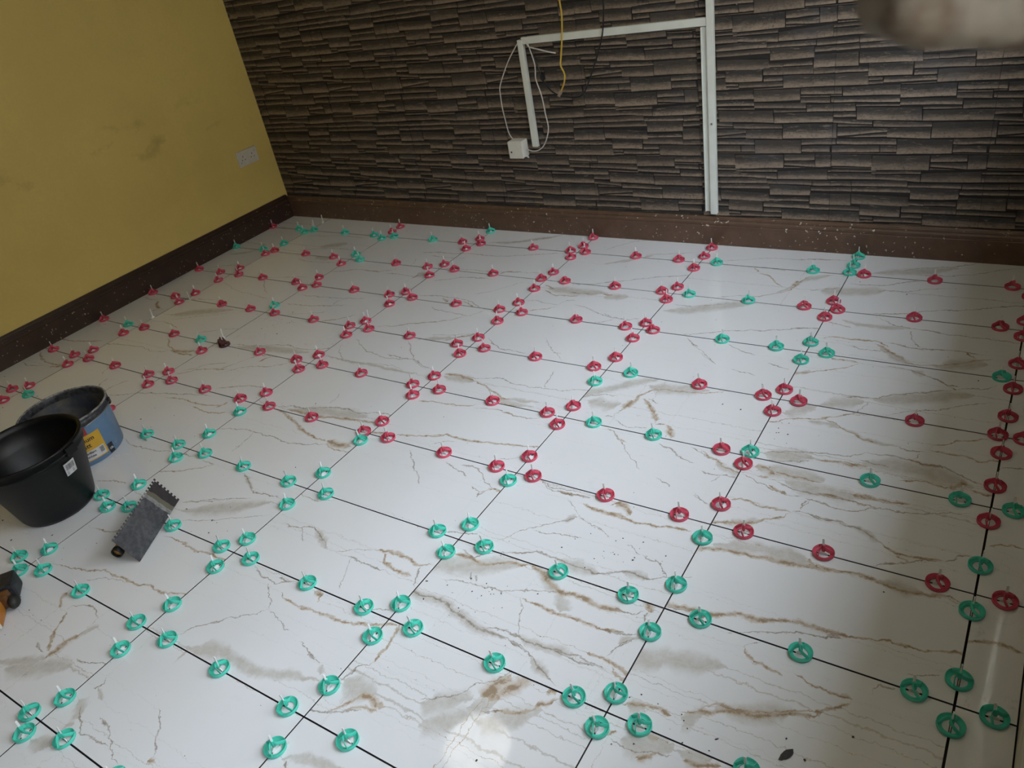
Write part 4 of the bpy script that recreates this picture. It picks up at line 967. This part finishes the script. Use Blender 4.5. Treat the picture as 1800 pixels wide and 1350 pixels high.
for c, kind, idx, x, y, lump in CLIPS:
    s = clip_label(c, kind, idx, x, y)
    if lump: s = 'levelling cap caked in dark dried mortar on the fifth row joint from stone wall'
    caps_lab.append(s)
from collections import Counter
dup = Counter(caps_lab)
fix = {}
for i, s in enumerate(caps_lab):
    if dup[s] > 1: fix.setdefault(s, []).append(i)
for s, ids in fix.items():
    if ' row joint from stone wall' in s: ids.sort(key=lambda i: CLIPS[i][3]); words = ['left', 'right']
    else: ids.sort(key=lambda i: -CLIPS[i][4]); words = ['farther', 'nearer']
    for k, i in enumerate(ids):
        w = words[0] if k == 0 else words[1] if k == len(ids)-1 else 'middle'
        caps_lab[i] = w + ' ' + s.replace('midway between', 'between')
for (c, kind, idx, x, y, lump), lab in zip(CLIPS, caps_lab):
    r = thing('levelling_clip', lab, 'tile clip', (x, y, .0), 'red levelling caps on the tile joints' if c == 'r' and not lump else 'green levelling caps on the tile joints' if c == 'g' else None)
    r.rotation_euler = (0, 0, (0 if kind == 'B' else math.pi/2))
    o = bpy.data.objects.new('cap', cm['l' if lump else c]); COL.objects.link(o); o.parent = r; o.location = (0, 0, .0003)
    o.rotation_euler = (random.uniform(-.03, .03), random.uniform(-.03, .03), random.choice([random.uniform(-.6, .6), random.uniform(0, 6.28)]))
    o = bpy.data.objects.new('stem', sm_); COL.objects.link(o); o.parent = r; o.rotation_euler = (random.uniform(-.05, .05), random.uniform(-.07, .07), 0)
    if lump:
        bm = bmesh.new(); bmesh.ops.create_icosphere(bm, subdivisions=3, radius=.017, matrix=Matrix.Translation((-.008, 0, .014)))
        for v in bm.verts:
            v.co += v.co.normalized()*noise.noise(v.co*120)*.008
            if v.co.z > .02: v.co.x -= .002; v.co.z += .012*max(0, 1-abs(v.co.x+.010)/.006)
            v.co.z = max(v.co.z, .001)
        obj('dried_mortar', bm, M['lump'], r, smooth=True)
bl = ['bare white clip tail left standing at the far end by stone wall skirting',
      'bare white clip tail left of the red cap on fourth row joint, third cross joint',
      'bare white clip tail near the yellow wall beside fourth row joint',
      'bare white clip tail behind the green cap near the yellow wall',
      'bare white clip tail standing behind the mortar-caked cap',
      'bare white clip tail beside three clustered green caps in the far left corner']
for k, (x, y) in enumerate(BARE):
    a = min(GX, key=lambda q: abs(GX[q]-x)); j = min(GY, key=lambda q: abs(GY[q]-y))
    if abs(GX[a]-x) < abs(GY[j]-y): xx, yy, rz = GX[a], y, math.pi/2
    else: xx, yy, rz = x, GY[j], 0
    o = bpy.data.objects.new('clip_stem', sm_); COL.objects.link(o); o.location = (xx, yy, 0); o.rotation_euler = (.04, .05, rz)
    tag(o, bl[k], 'tile clip', 'bare clip tails without caps')

# ---------------------------------------------------------------- socket on the yellow wall
so = thing('wall_socket', 'white double wall socket on the yellow wall near the corner', 'socket', (XL, 2.110, .436))
def rx(bm, deg):
    bmesh.ops.rotate(bm, verts=bm.verts, cent=(0, 0, 0), matrix=Matrix.Rotation(math.radians(deg), 3, 'X')); return bm
obj('face_plate', boxm(0, .010, -.073, .073, -.043, .043, bevel=.002), M['white_plastic'], so)
for s in (-1, 1):
    c = s*.034
    for dy, dz, w, h in ((0, .010, .004, .009), (-.011, -.008, .0068, .0045), (.011, -.008, .0068, .0045)):
        obj('pin_slot', boxm(.0095, .0104, c+dy-w/2, c+dy+w/2, dz-h/2, dz+h/2), M['dark'], so)
    obj('switch', boxm(.0095, .0135, s*.012-.005, s*.012+.005, .020, .034, bevel=.001), M['white_plastic'], so)
for s in (-1, 1):
    obj('screw', rx(boxm(.0098, .0112, s*.060-.003, s*.060+.003, -.003, .003, bevel=.0008), 20), M['steel'], so)

# ---------------------------------------------------------------- trunking, box and cables on the stone wall
YS = YB-.0052
def slab(name, lab, cat, quad, d, m=M['pvc'], parent=None):
    """quad of (x,z) corners, d deep, standing on the stones"""
    bm = prism(quad, 'y', YS-d, YS); 
    bmesh.ops.bevel(bm, geom=[e for e in bm.edges], offset=.0015, segments=1, affect='EDGES')
    o = obj(name, bm, m, parent)
    if lab: tag(o, lab, cat)
    return o
slab('trunking', 'long white vertical plastic trunking running from skirting up past frame top', 'trunking', [(1.786, .145), (1.814, .145), (1.834, 1.6), (1.806, 1.6)], .020)
t = thing('trunking', 'shorter open white trunking channel fixed beside the left of the long vertical one', 'trunking', (0, 0, 0))
slab('channel_base', None, None, [(1.761, .153), (1.7845, .153), (1.7945, .900), (1.771, .900)], .006, parent=t)
for a, b in ((1.761, 1.771), (1.7815, 1.7915)): slab('channel_lip', None, None, [(a, .153), (a+.003, .153), (b+.003, .900), (b, .900)], .016, parent=t)
t = thing('trunking', 'white horizontal plastic trunking joining the slanted piece to the vertical one', 'trunking', (0, 0, 0))
slab('cover', None, None, [(.958, .892), (1.798, .904), (1.797, .934), (.950, .921)], .018, parent=t)
slab('end_lip', None, None, [(1.7985, .903), (1.8005, .903), (1.7995, .935), (1.7975, .935)], .019, parent=t)
slab('trunking', 'short near-vertical white trunking hanging down from the left end to the box', 'trunking', [(.926, .438), (.955, .438), (.957, .911), (.930, .911)], .020)
bx = thing('junction_box', 'small white surface-mounted box below the short trunking', 'electrical box', (0, 0, 0))
obj('box_body', boxm(.812, .890, YS-.048, YS, .395, .475, bevel=.004), M['white_plastic'], bx)
obj('front_cover', boxm(.810, .888, YS-.0535, YS-.0475, .393, .473, bevel=.002), M['white_plastic'], bx)
obj('cable_hole', boxm(.822, .829, YS-.0545, YS-.0530, .420, .427), M['dark'], bx)
o = obj('broken_corner', prism([(.888, .395), (.903, .388), (.900, .400), (.888, .404)], 'y', YS-.030, YS-.026), M['white_plastic'], bx)
def cable(key, m, r, name, lab, y0, extra=None, ends=None):
    pts = CABLES[key]; n = len(pts); P = []
    for i, (x, z) in enumerate(pts):
        t_ = i/(n-1); P.append((x, YS-.008-y0*math.sin(math.pi*min(1, max(0, t_)))**.7, z))
    if key == 'black': P = [(x, min(y, YS-.026) if i > 4 else y, z) for i, (x, y, z) in enumerate(P)]
    if extra: P += extra
    return tag(obj(name, tube(P, r), m, smooth=True), lab, 'cable')
cable('white_left', M['cable_white'], .0026, 'cable', 'thin white cable looping down left of the short trunking to the box', .010)
cable('white_right', M['cable_white'], .0026, 'cable', 'thin white cable looping down right of the short trunking and into the box', .030)
c_ = cable('white_stub', M['cable_white'], .0030, 'cable', 'short white cable stub sticking out right under the horizontal trunking', .020)
obj('bare_end', tube([(1.113, YS-.010, .844), (1.122, YS-.012, .843), (1.128, YS-.010, .838)], .0012, sub=3), M['copper'], c_)
cb = cable('black', M['cable_black'], .0034, 'cable', 'black cable sagging in a loop across the stone wall below the horizontal trunking', .030, extra=[(1.378, YS-.020, 1.2), (1.376, YS-.006, 1.5)])
obj('plug_connector', prism([(1.030, .748), (1.040, .735), (1.052, .742), (1.044, .764), (1.034, .768)], 'y', YS-.032, YS-.020), M['cable_black'], cb)
P = [(1.20, YS-.03, ZC), (1.195, YS-.04, 1.9), (1.19, YS-.035, 1.5)] + [(x, YS-.036, z) for x, z in CABLES['yellow']]
yc = tag(obj('cable', tube(P, .0036), M['cable_yellow'], smooth=True), 'yellow cable hanging down in front of the stone wall across the trunking', 'cable')
obj('end_connector', prism([(1.112, .672), (1.124, .667), (1.138, .690), (1.128, .697)], 'y', YS-.042, YS-.030), plain('clear_connector', (.32, .24, .17), .3), yc)
tag(obj('screw', lathe([(0, .004), (.003, .004), (.004, 0), (.0015, -.001), (.0015, -.012), (0, -.013)], 12), M['steel']), 'small screw standing out of the stone wall right of the trunking at the top', 'screw').matrix_world = Matrix.Translation((1.913, YS-.004, .969)) @ Matrix.Rotation(math.radians(90), 4, 'X')
tag(obj('screw', lathe([(0, .003), (.004, .002), (.0048, 0), (0, -.001)], 10), M['steel']), 'grey screw head in the middle of the long vertical trunking', 'screw').matrix_world = Matrix.Translation((1.8045, YS-.0205, .532)) @ Matrix.Rotation(math.radians(90), 4, 'X')

# ---------------------------------------------------------------- black bucket
def m_bucket():
    N = NT('black_bucket_rubber'); p = N.pos(); n1 = N.noise(9, 5, .7, p); n2 = N.noise(60, 4, .7, p)
    c = N.mix(N.ramp(n1.outputs[0], .5, .8, 0, .5), (.003, .003, .0033), (.010, .0095, .009))
    c = N.mix(N.ramp(n2.outputs[0], .66, .74, 0, .35), c, (.16, .15, .13))
    N.col(c); N.b.inputs['Roughness'].default_value = .42; N.b.inputs['Specular IOR Level'].default_value = .35; N.bump(n2.outputs[0], .15, .001); return N.m
M['bucket'] = m_bucket()
def label_patch(R0, R1, h, z0, z1, a0, a1, off, n=14):
    """sheet following the side of a cone between angles a0..a1 and heights z0..z1"""
    bm = bmesh.new(); g = []
    for k in range(5):
        z = z0+(z1-z0)*k/4; R = R0+(R1-R0)*z/h
        g.append([[bm.verts.new(((R+o_)*math.cos(a0+(a1-a0)*i/n), (R+o_)*math.sin(a0+(a1-a0)*i/n), z)) for i in range(n+1)] for o_ in (off, off-.0008)])
    for k in range(4):
        for i in range(n):
            bm.faces.new((g[k][0][i], g[k][0][i+1], g[k+1][0][i+1], g[k+1][0][i]))
            bm.faces.new((g[k][1][i+1], g[k][1][i], g[k+1][1][i], g[k+1][1][i+1]))
    return bm
BK = dict(R0=.119, R1=.170, h=.250)
b = thing('bucket', 'black builder bucket in front of the blue paint tub', 'bucket', (.405, -.090, 0))
R0, R1, H = BK['R0'], BK['R1'], BK['h']
prof = [(0, .0015), (R0-.016, .0015), (R0-.006, .004), (R0, .016), (R1-.007, H-.040), (R1-.001, H-.036), (R1, H-.030), (R1-.001, H-.026), (R1+.001, H-.010), (R1+.004, H-.006), (R1+.004, H), (R1, H+.002), (R1-.006, H-.001), (R1-.010, H-.020), (R1-.016, H-.075), (R1-.020, H-.078), (R0-.006, .022), (R0-.014, .012), (0, .010)]
obj('bucket_body', lathe(prof, 72), M['bucket'], b, smooth=True)
# pouring lip and handle lugs
for a in (math.radians(200), math.radians(20)):
    bm = bmesh.new(); ca, sa = math.cos(a), math.sin(a)
    box(bm, R1-.004, R1+.010, -.022, .022, H-.034, H-.004, bevel=.003)
    bmesh.ops.rotate(bm, verts=bm.verts, cent=(0, 0, 0), matrix=Matrix.Rotation(a, 3, 'Z')); obj('handle_lug', bm, M['bucket'], b)
hp = []
for k in range(25):
    t_ = math.pi*k/24; a = math.radians(200)
    lx, lz = (R1+.007)*math.cos(t_), -.002-(.010)*math.sin(t_); ly = (R1+.006)*math.sin(t_)
    hp.append((lx*math.cos(a)-ly*math.sin(a), lx*math.sin(a)+ly*math.cos(a), H-.016+lz))
obj('wire_handle', tube(hp, .0022, sub=1), M['bucket'], b, smooth=True)
M['paper'] = plain('white_label_paper', (.58, .57, .58), .55, var=.04)
M['ink'] = plain('black_print', (.02, .02, .022), .6)
def cone_pt(d, a, z, off): R = d['R0']+(d['R1']-d['R0'])*z/d['h']+off; return R, a
lab_a = LAB_A
zl0, zl1 = .150, .196
st_ = obj('barcode_sticker', label_patch(R0, R1-.007, H-.040, zl0, zl1, lab_a-.10, lab_a+.16, .0012), M['paper'], b)
bars = bmesh.new(); random.seed(3); a = lab_a-.070
def strip_on(bm, R0, R1, h, z0, z1, a0, a1, off):
    v = []
    for aa, z in ((a0, z0), (a1, z0), (a1, z1), (a0, z1)):
        R = R0+(R1-R0)*z/h+off; v.append(bm.verts.new((R*math.cos(aa), R*math.sin(aa), z)))
    bm.faces.new(v)
while a < lab_a+.125:
    w = random.choice((.003, .003, .006, .008)); strip_on(bars, R0, R1-.007, H-.040, zl0+.020, zl1-.006, a, a+w, .0016); a += w+random.choice((.004, .005, .008))
for z in (.154, .158, .1625): strip_on(bars, R0, R1-.007, H-.040, z, z+.0014, lab_a-.07, lab_a+.10, .0016)
obj('barcode', bars, M['ink'], st_)

# ---------------------------------------------------------------- blue paint tub
def m_tub():
    N = NT('blue_tub_plastic'); p = N.pos(); n1 = N.noise(24, 5, .7, p); n2 = N.noise(70, 3, .6, p)
    c = N.mix(N.ramp(n1.outputs[0], .35, .75), (.115, .215, .36), (.15, .25, .385))
    c = N.mix(N.ramp(n2.outputs[0], .64, .72, 0, .6), c, (.36, .40, .42)); N.col(c); N.b.inputs['Roughness'].default_value = .38; return N.m
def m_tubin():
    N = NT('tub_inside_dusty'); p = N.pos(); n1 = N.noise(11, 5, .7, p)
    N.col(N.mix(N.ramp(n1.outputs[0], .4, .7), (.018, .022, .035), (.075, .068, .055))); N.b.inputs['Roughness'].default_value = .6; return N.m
T = dict(R0=.138, R1=.1500, h=.190)
tb = thing('paint_tub', 'blue plastic paint tub with yellow label behind the black bucket', 'paint tub', (.185, .139, 0))
R0, R1, H = T['R0'], T['R1'], T['h']
obj('tub_body', lathe([(0, .001), (R0-.006, .001), (R0, .006), (R1-.003, H-.030), (R1-.003, H-.026)], 72), m_tub(), tb, smooth=True)
obj('inner_wall', lathe([(R1-.0035, H-.028), (R1-.006, H-.030), (R0-.004, .012), (R0-.010, .006), (0, .006)], 72), m_tubin(), tb, smooth=True)
obj('rim', lathe([(R1-.004, H-.030), (R1+.003, H-.030), (R1+.003, H-.016), (R1+.001, H-.014), (R1+.001, H-.010), (R1+.004, H-.008), (R1+.004, H-.003), (R1-.003, H-.003), (R1-.005, H-.008), (R1-.005, H-.030)], 72), plain('grubby_tub_rim', (.045, .046, .052), .4, var=.8, scale=60), tb, smooth=True)
obj('rim_lip', lathe([(R1+.0038, H-.003), (R1+.0040, H-.001), (R1+.0015, H+.0012), (R1-.002, H+.0008), (R1-.0028, H-.003)], 72), plain('paint_splashed_rim_lip', (.21, .21, .21), .4, var=.9, scale=50), tb, smooth=True)
M['lab_y'] = plain('yellow_label_print', (.62, .36, .03), .5, var=.04); M['lab_r'] = plain('red_label_print', (.35, .025, .025), .5, var=.05)
TA = TUB_A
def tpatch(name, a0, a1, z0, z1, m, off): return obj(name, label_patch(R0, R1-.003, H-.030, z0, z1, a0, a1, off), m, tb)
yl = tpatch('yellow_label', TA-.72, TA+.02, .022, .122, M['lab_y'], .0011)
wl_ = tpatch('white_panel', TA-.66, TA-.03, .026, .062, M['paper'], .0016)
rl_ = tpatch('red_label', TA-.95, TA-.26, .124, .156, M['lab_r'], .0013)
nl_ = tpatch('volume_badge', TA+.05, TA+.20, .008, .046, M['ink'], .0012)
M['white_ink'] = plain('white_print', (.75, .75, .76), .5, var=.02)
def text_on(txt, size, a, z, m, parent, off=.0021, bold=.0):
    """letters wrapped round the tub: flat text converted to a mesh and bent onto the wall"""
    cu = bpy.data.curves.new('lettering', 'FONT'); cu.body = txt; cu.size = size; cu.offset = bold; cu.resolution_u = 3
    tmp = bpy.data.objects.new('tmp', cu); COL.objects.link(tmp); dg = bpy.context.evaluated_depsgraph_get()
    me = bpy.data.meshes.new_from_object(tmp.evaluated_get(dg)); bpy.data.objects.remove(tmp)
    for v in me.vertices:
        x, y = v.co.x, v.co.y; zz = z+y; R = R0+(R1-.003-R0)*zz/(H-.030)+off; aa = a+x/R
        v.co = (R*math.cos(aa), R*math.sin(aa), zz)
    me.materials.append(m); o = bpy.data.objects.new('lettering', me); COL.objects.link(o); o.parent = parent; return o
text_on('Premium', .024, TA-.76, .098, M['ink'], yl, bold=.0004)
text_on('Matt', .024, TA-.61, .074, M['ink'], yl, bold=.0004)
text_on('Brilliant', .0115, TA-.50, .050, M['ink'], wl_, off=.0024, bold=.0003)
text_on('White', .0115, TA-.50, .035, M['ink'], wl_, off=.0024, bold=.0003)
text_on("DE'S", .020, TA-.67, .132, M['white_ink'], rl_, bold=.0005)
text_on('10L', .012, TA+.065, .022, M['white_ink'], nl_, bold=.0003)
bars = bmesh.new(); a = TA-.16
while a < TA-.06: strip_on(bars, R0, R1-.003, H-.030, .036, .058, a, a+.006, .0020); a += .012
obj('barcode', bars, M['ink'], wl_)
# bail handle folded down along the rim
hp = []
for k in range(21):
    t_ = math.pi*k/20; a = TUB_A+.75-math.pi*k/20
    hp.append(((R1+.007)*math.cos(a), (R1+.007)*math.sin(a), H-.020-.012*math.sin(t_)))
obj('bail_handle', tube(hp, .0018, sub=1), M['steel'], tb, smooth=True)
for a in (TUB_A+.75, TUB_A+.75-math.pi):
    bm = boxm(R1-.002, R1+.010, -.009, .009, H-.032, H-.010, bevel=.002); bmesh.ops.rotate(bm, verts=bm.verts, cent=(0, 0, 0), matrix=Matrix.Rotation(a, 3, 'Z')); obj('handle_lug', bm, M['cable_black'], tb)

# ---------------------------------------------------------------- notched trowel lying tilted on its handle
def m_trowel():
    N = NT('cement_filmed_steel')
    tc = N.n('ShaderNodeTexCoord'); s = N.n('ShaderNodeSeparateXYZ'); N.l(tc.outputs['Object'], s.inputs[0])
    n1 = N.noise(60, 5, .7, tc.outputs['Object']); n2 = N.noise(14, 4, .6, tc.outputs['Object'])
    y = N.math('ADD', s.outputs[1], N.math('MULTIPLY', N.math('SUBTRACT', n2.outputs[0], .5), .030)); y = N.math('SUBTRACT', y, N.math('MULTIPLY', s.outputs[0], .12))
    film = N.mix(N.ramp(n1.outputs[0], .3, .7), (.035, .030, .030), (.060, .052, .052))
    olive = (.17, .155, .11); clean = (.34, .34, .33)
    c = N.mix(N.ramp(y, .0555, .0565), N.mix(N.ramp(n2.outputs[0], .35, .7), (.11, .11, .118), (.15, .15, .158)), clean)
    c = N.mix(N.ramp(y, .070, .071), c, olive); c = N.mix(N.ramp(y, .086, .087), c, film)
    N.col(c); N.b.inputs['Metallic'].default_value = .45; N.b.inputs['Roughness'].default_value = .30
    N.l(N.ramp(N.math('ADD', n1.outputs[0], N.ramp(y, .06, .09, 0, .35)), .3, .9, .16, .6), N.b.inputs['Roughness'])
    N.bump(n1.outputs[0], .2, .001); return N.m
TL, TR_, BR = Vector((.813, .063, .113)), Vector((.849, .087, .019)), Vector((.956, -.144, .0015))
ex = (TR_-TL).normalized(); ey = (TR_-BR).normalized(); ez = ex.cross(ey).normalized(); ey = ez.cross(ex).normalized()
cen = (TL+BR)/2
tw = thing('notched_trowel', 'steel square-notched trowel lying tipped beside the buckets', 'trowel', cen)
cen -= Vector((.006, .004, 0))
tw.matrix_world = Matrix(((ex.x, ey.x, ez.x, cen.x), (ex.y, ey.y, ez.y, cen.y), (ex.z, ey.z, ez.z, cen.z), (0, 0, 0, 1)))
W, L = .1045, .255
pts = []; nt = 6
x0, x1, y0, y1 = -W/2, W/2, -L/2, L/2
pts += [(x0, y0), (x1, y0), (x1, y1)]
k = 7; s = W/(2*k+1)                      # notches along the short far end
for i in range(k):
    a = x1-s*(2*i+1); pts += [(a, y1), (a, y1-.0065), (a-s, y1-.0065), (a-s, y1)]
pts += [(x0, y1)]
k = 20; s = L/(2*k+1)                     # and down one long edge
for i in range(k):
    a = y1-s*(2*i+1); pts += [(x0, a), (x0+.0065, a), (x0+.0065, a-s), (x0, a-s)]
tr_m = m_trowel()
obj('steel_plate', prism(pts, 'z', -.0006, .0006), tr_m, tw)
M['alu'] = plain('handle_alloy', (.25, .25, .25), .4, .8)
obj('back_rib', boxm(-.012, .012, -.085, .090, -.008, -.0006, bevel=.002), M['alu'], tw)
for yy in (-.060, .058): obj('shank', boxm(-.005, .005, yy-.008, yy+.008, -.048, -.008, bevel=.002), M['alu'], tw)
hb = lathe([(0, -.075), (.012, -.074), (.0155, -.068), (.0160, -.05), (.0175, 0), (.0155, .05), (.0150, .066), (.011, .072), (0, .073)], 20)
bmesh.ops.rotate(hb, verts=hb.verts, cent=(0, 0, 0), matrix=Matrix.Rotation(math.radians(-90), 3, 'X')); bmesh.ops.translate(hb, verts=hb.verts, vec=(0, -.035, -.056))
obj('wooden_handle', hb, plain('orange_varnished_wood', (.42, .22, .05), .4, var=.2, scale=80), tw, smooth=True)
hb = lathe([(.0135, -.080), (.0168, -.080), (.0172, -.066), (.0160, -.064), (.0135, -.066), (.0135, -.080)], 20)
bmesh.ops.rotate(hb, verts=hb.verts, cent=(0, 0, 0), matrix=Matrix.Rotation(math.radians(-90), 3, 'X')); bmesh.ops.translate(hb, verts=hb.verts, vec=(0, -.035, -.056))
obj('end_ring', hb, M['cable_black'], tw, smooth=True)

# ---------------------------------------------------------------- power tool at the left edge
pt = thing('power_tool', 'black and orange power tool lying at the left edge beside green caps', 'power tool', (.680, -.472, 0))
pt.rotation_euler = (0, 0, math.radians(-35))
def rotz(bm, a, v=(0, 0, 0)): bmesh.ops.rotate(bm, verts=bm.verts, cent=v, matrix=Matrix.Rotation(a, 3, 'Z')); return bm
obj('battery_housing', boxm(-.075, .002, .010, .090, .004, .062, bevel=.010), plain('scuffed_black_plastic', (.020, .021, .026), .45, var=.5, scale=70), pt)
obj('gear_housing', boxm(.000, .034, .022, .080, .010, .056, bevel=.009), plain('amber_brown_plastic', (.13, .055, .018), .4, var=.3), pt)
kb = bmesh.new(); bmesh.ops.create_uvsphere(kb, u_segments=24, v_segments=14, radius=.019)
for v in kb.verts: v.co.x *= 1.25; v.co.y *= .85
bmesh.ops.translate(kb, verts=kb.verts, vec=(.030, .086, .026)); obj('grip_knob', kb, plain('black_rubber', (.018, .016, .013), .6), pt, smooth=True)
obj('motor_body', boxm(.030, .110, .012, .062, .004, .056, bevel=.014), plain('orange_plastic', (.46, .17, .02), .4), pt)
obj('blue_badge', lathe([(0, .0576), (.008, .0576), (.009, .0555), (0, .0555)], 20, cen=(.078, .040)), plain('blue_badge_print', (.06, .14, .42), .4), pt)
dk = lathe([(0, .066), (.010, .066), (.013, .062), (.013, .054), (0, .054)], 20, cen=(.046, .030)); obj('dial', dk, M['cable_black'], pt, smooth=True)
obj('white_tag', boxm(.104, .114, .045, .060, .010, .030, bevel=.002), M['white_plastic'], pt)

# ---------------------------------------------------------------- crumbs of adhesive and the bigger fleck
def fleck(bm, x, y, sx, sy, sz, rot):
    if math.dist((x, y), (.185, .139)) < .155 or math.dist((x, y), (.405, -.09)) < .14 or math.dist((x, y), (.84, -.06)) < .05: return
    n0 = len(bm.verts); r = bmesh.ops.create_icosphere(bm, subdivisions=1, radius=1)
    for v in r['verts']:
        c = v.co*random.uniform(.75, 1.2); X, Y = c.x*sx, c.y*sy
        v.co = (x+X*math.cos(rot)-Y*math.sin(rot), y+X*math.sin(rot)+Y*math.cos(rot), .0004+max(0, c.z+.6)*sz)
M['fleck'] = plain('dried_adhesive', (.055, .050, .050), .9, scale=200)
bm = bmesh.new(); random.seed(11)
for x, y in FLECKS[1:]: fleck(bm, x, y, random.uniform(.002, .0045), random.uniform(.0015, .003), .0012, random.uniform(0, 3))
for i in range(260):
    x, y = random.uniform(-.85, 3.0), random.uniform(-.6, 2.25); s = random.uniform(.0004, .0014); fleck(bm, x, y, s*1.3, s, s*.6, random.uniform(0, 3))
for cx, cy, n in ((1.95, .16, 26), (2.26, .41, 22), (.16, 1.15, 16), (2.5, .02, 12), (.75, -.48, 14), (1.02, .04, 8), (2.42, 1.05, 8)):
    for i in range(n):
        s = random.uniform(.0006, .0018); fleck(bm, random.gauss(cx, .07), random.gauss(cy, .04), s*1.4, s, s*.6, random.uniform(0, 3))
o = obj('adhesive_crumbs', bm, M['fleck']); tag(o, 'fine dark crumbs of dried tile adhesive scattered over the tiles', 'debris'); o['kind'] = 'stuff'
bm = bmesh.new(); bmesh.ops.create_icosphere(bm, subdivisions=3, radius=1)
for v in bm.verts:
    c = v.co.copy(); k = 1+.25*noise.noise(c*2.2); w = .55+.45*(1 if c.y > -.2 else max(.15, 1+(c.y+.2)*1.1))
    v.co = (c.x*.0075*k*w, c.y*.0175*k, max(0, c.z+.5)*.0022)
bmesh.ops.rotate(bm, verts=bm.verts, cent=(0, 0, 0), matrix=Matrix.Rotation(math.radians(-28), 3, 'Z'))
tag(obj('adhesive_flake', bm, M['fleck'], loc=(2.746, .062, .0004)), 'largest dark flake of dried adhesive on the bottom right tile', 'debris')
bm = bmesh.new(); random.seed(5)
for k in range(7):
    a = k*math.pi/3.5+.3; l = random.uniform(.006, .013)
    fleck(bm, .977+math.cos(a)*l, .151+math.sin(a)*l, l, .0012, .0006, a)
tag(obj('white_splat', bm, M['white_ink']), 'small white star-shaped splat of filler right of the notched trowel', 'debris')
bm = bmesh.new(); fleck(bm, .352, .165, .016, .009, .002, .6); fleck(bm, .378, .185, .022, .0018, .0008, .5); fleck(bm, .345, .150, .009, .004, .001, 1.2)
tag(obj('white_smear', bm, M['white_ink']), 'white paint smear on the tile at the foot of the blue tub', 'debris')

# ---------------------------------------------------------------- out-of-focus plaster ledge by the lens, ceiling lamp
def m_ledge():
    N = NT('crumbling_plaster'); p = N.pos(); n1 = N.noise(55, 5, .65, p); n2 = N.noise(22, 3, .6, p)
    c = N.mix(N.ramp(n1.outputs[0], .38, .62), (.21, .17, .125), (.10, .065, .04)); c = N.mix(N.ramp(n2.outputs[0], .45, .65, 0, .7), c, (.22, .19, .15))
    N.col(c); N.b.inputs['Roughness'].default_value = .9; N.bump(n1.outputs[0], .6, .004); return N.m
bm = bmesh.new(); bmesh.ops.create_cube(bm, size=1.0); bmesh.ops.subdivide_edges(bm, edges=bm.edges[:], cuts=15, use_grid_fill=True)
LA = Vector((2.9335, -.5280, 1.3780)); E1 = Vector((.0334, .0200, -.0062)).normalized(); E3 = Vector((-.20, 1.17, -.25)).normalized(); E3 = (E3-E1*E3.dot(E1)).normalized(); E2 = E1.cross(E3).normalized()
if E2.z < 0: E2 = -E2
for v in bm.verts:
    c = v.co + Vector((.5, .5, .5)); X, Y, Z = c.x*.235, c.y*.095, c.z*.050
    r = .016; q = Vector((X, Y, Z)); inn = Vector((min(max(X, r), .3), min(max(Y, r), .079), min(max(Z, r), .034)))
    dlt = q-inn; q = inn+dlt.normalized()*min(dlt.length, r) if dlt.length > 1e-6 else q
    q += Vector((noise.noise(q*40), noise.noise(q*40+Vector((7, 1, 3))), noise.noise(q*40+Vector((1, 9, 5)))))*.0030 + Vector((noise.noise(q*150), noise.noise(q*150+Vector((3, 3, 3))), 0))*.0010
    v.co = LA+E1*q.x+E2*q.y+E3*q.z
bmesh.ops.recalc_face_normals(bm, faces=bm.faces)
tag(obj('plaster_ledge', bm, m_ledge(), smooth=True), 'blurred rough beige plaster ledge jutting in at the top right corner', 'plaster ledge')

def m_lamp():
    N = NT('swirled_lamp_glass'); p = N.pos(); n1 = N.noise(5.0, 2, .5, p); v = N.n('ShaderNodeTexVoronoi', feature='DISTANCE_TO_EDGE'); v.inputs['Scale'].default_value = 11
    mx_ = N.n('ShaderNodeVectorMath', operation='ADD'); N.l(p, mx_.inputs[0]); sc = N.n('ShaderNodeVectorMath', operation='SCALE'); N.l(n1.outputs[1], sc.inputs[0]); sc.inputs[3].default_value = .12; N.l(sc.outputs[0], mx_.inputs[1]); N.l(mx_.outputs[0], v.inputs[0])
    k = N.ramp(v.outputs[0], .015, .11)
    N.col((.8, .78, .74)); N.b.inputs['Roughness'].default_value = .25
    N.l(N.mix(k, (.50, .46, .42), (1, .95, .84)), N.b.inputs['Emission Color']); N.b.inputs['Emission Strength'].default_value = LAMP; return N.m
lm = thing('ceiling_lamp', 'round swirled white glass ceiling lamp, seen only as a reflection in the floor', 'lamp', (.87, .90, ZC))
obj('lamp_glass', lathe([(.185, -.012), (.187, -.030), (.165, -.062), (.120, -.085), (.060, -.098), (0, -.102)], 48), m_lamp(), lm, smooth=True)
obj('lamp_base', lathe([(0, 0), (.190, 0), (.190, -.014), (.180, -.018), (0, -.018)], 48), M['pvc'], lm)
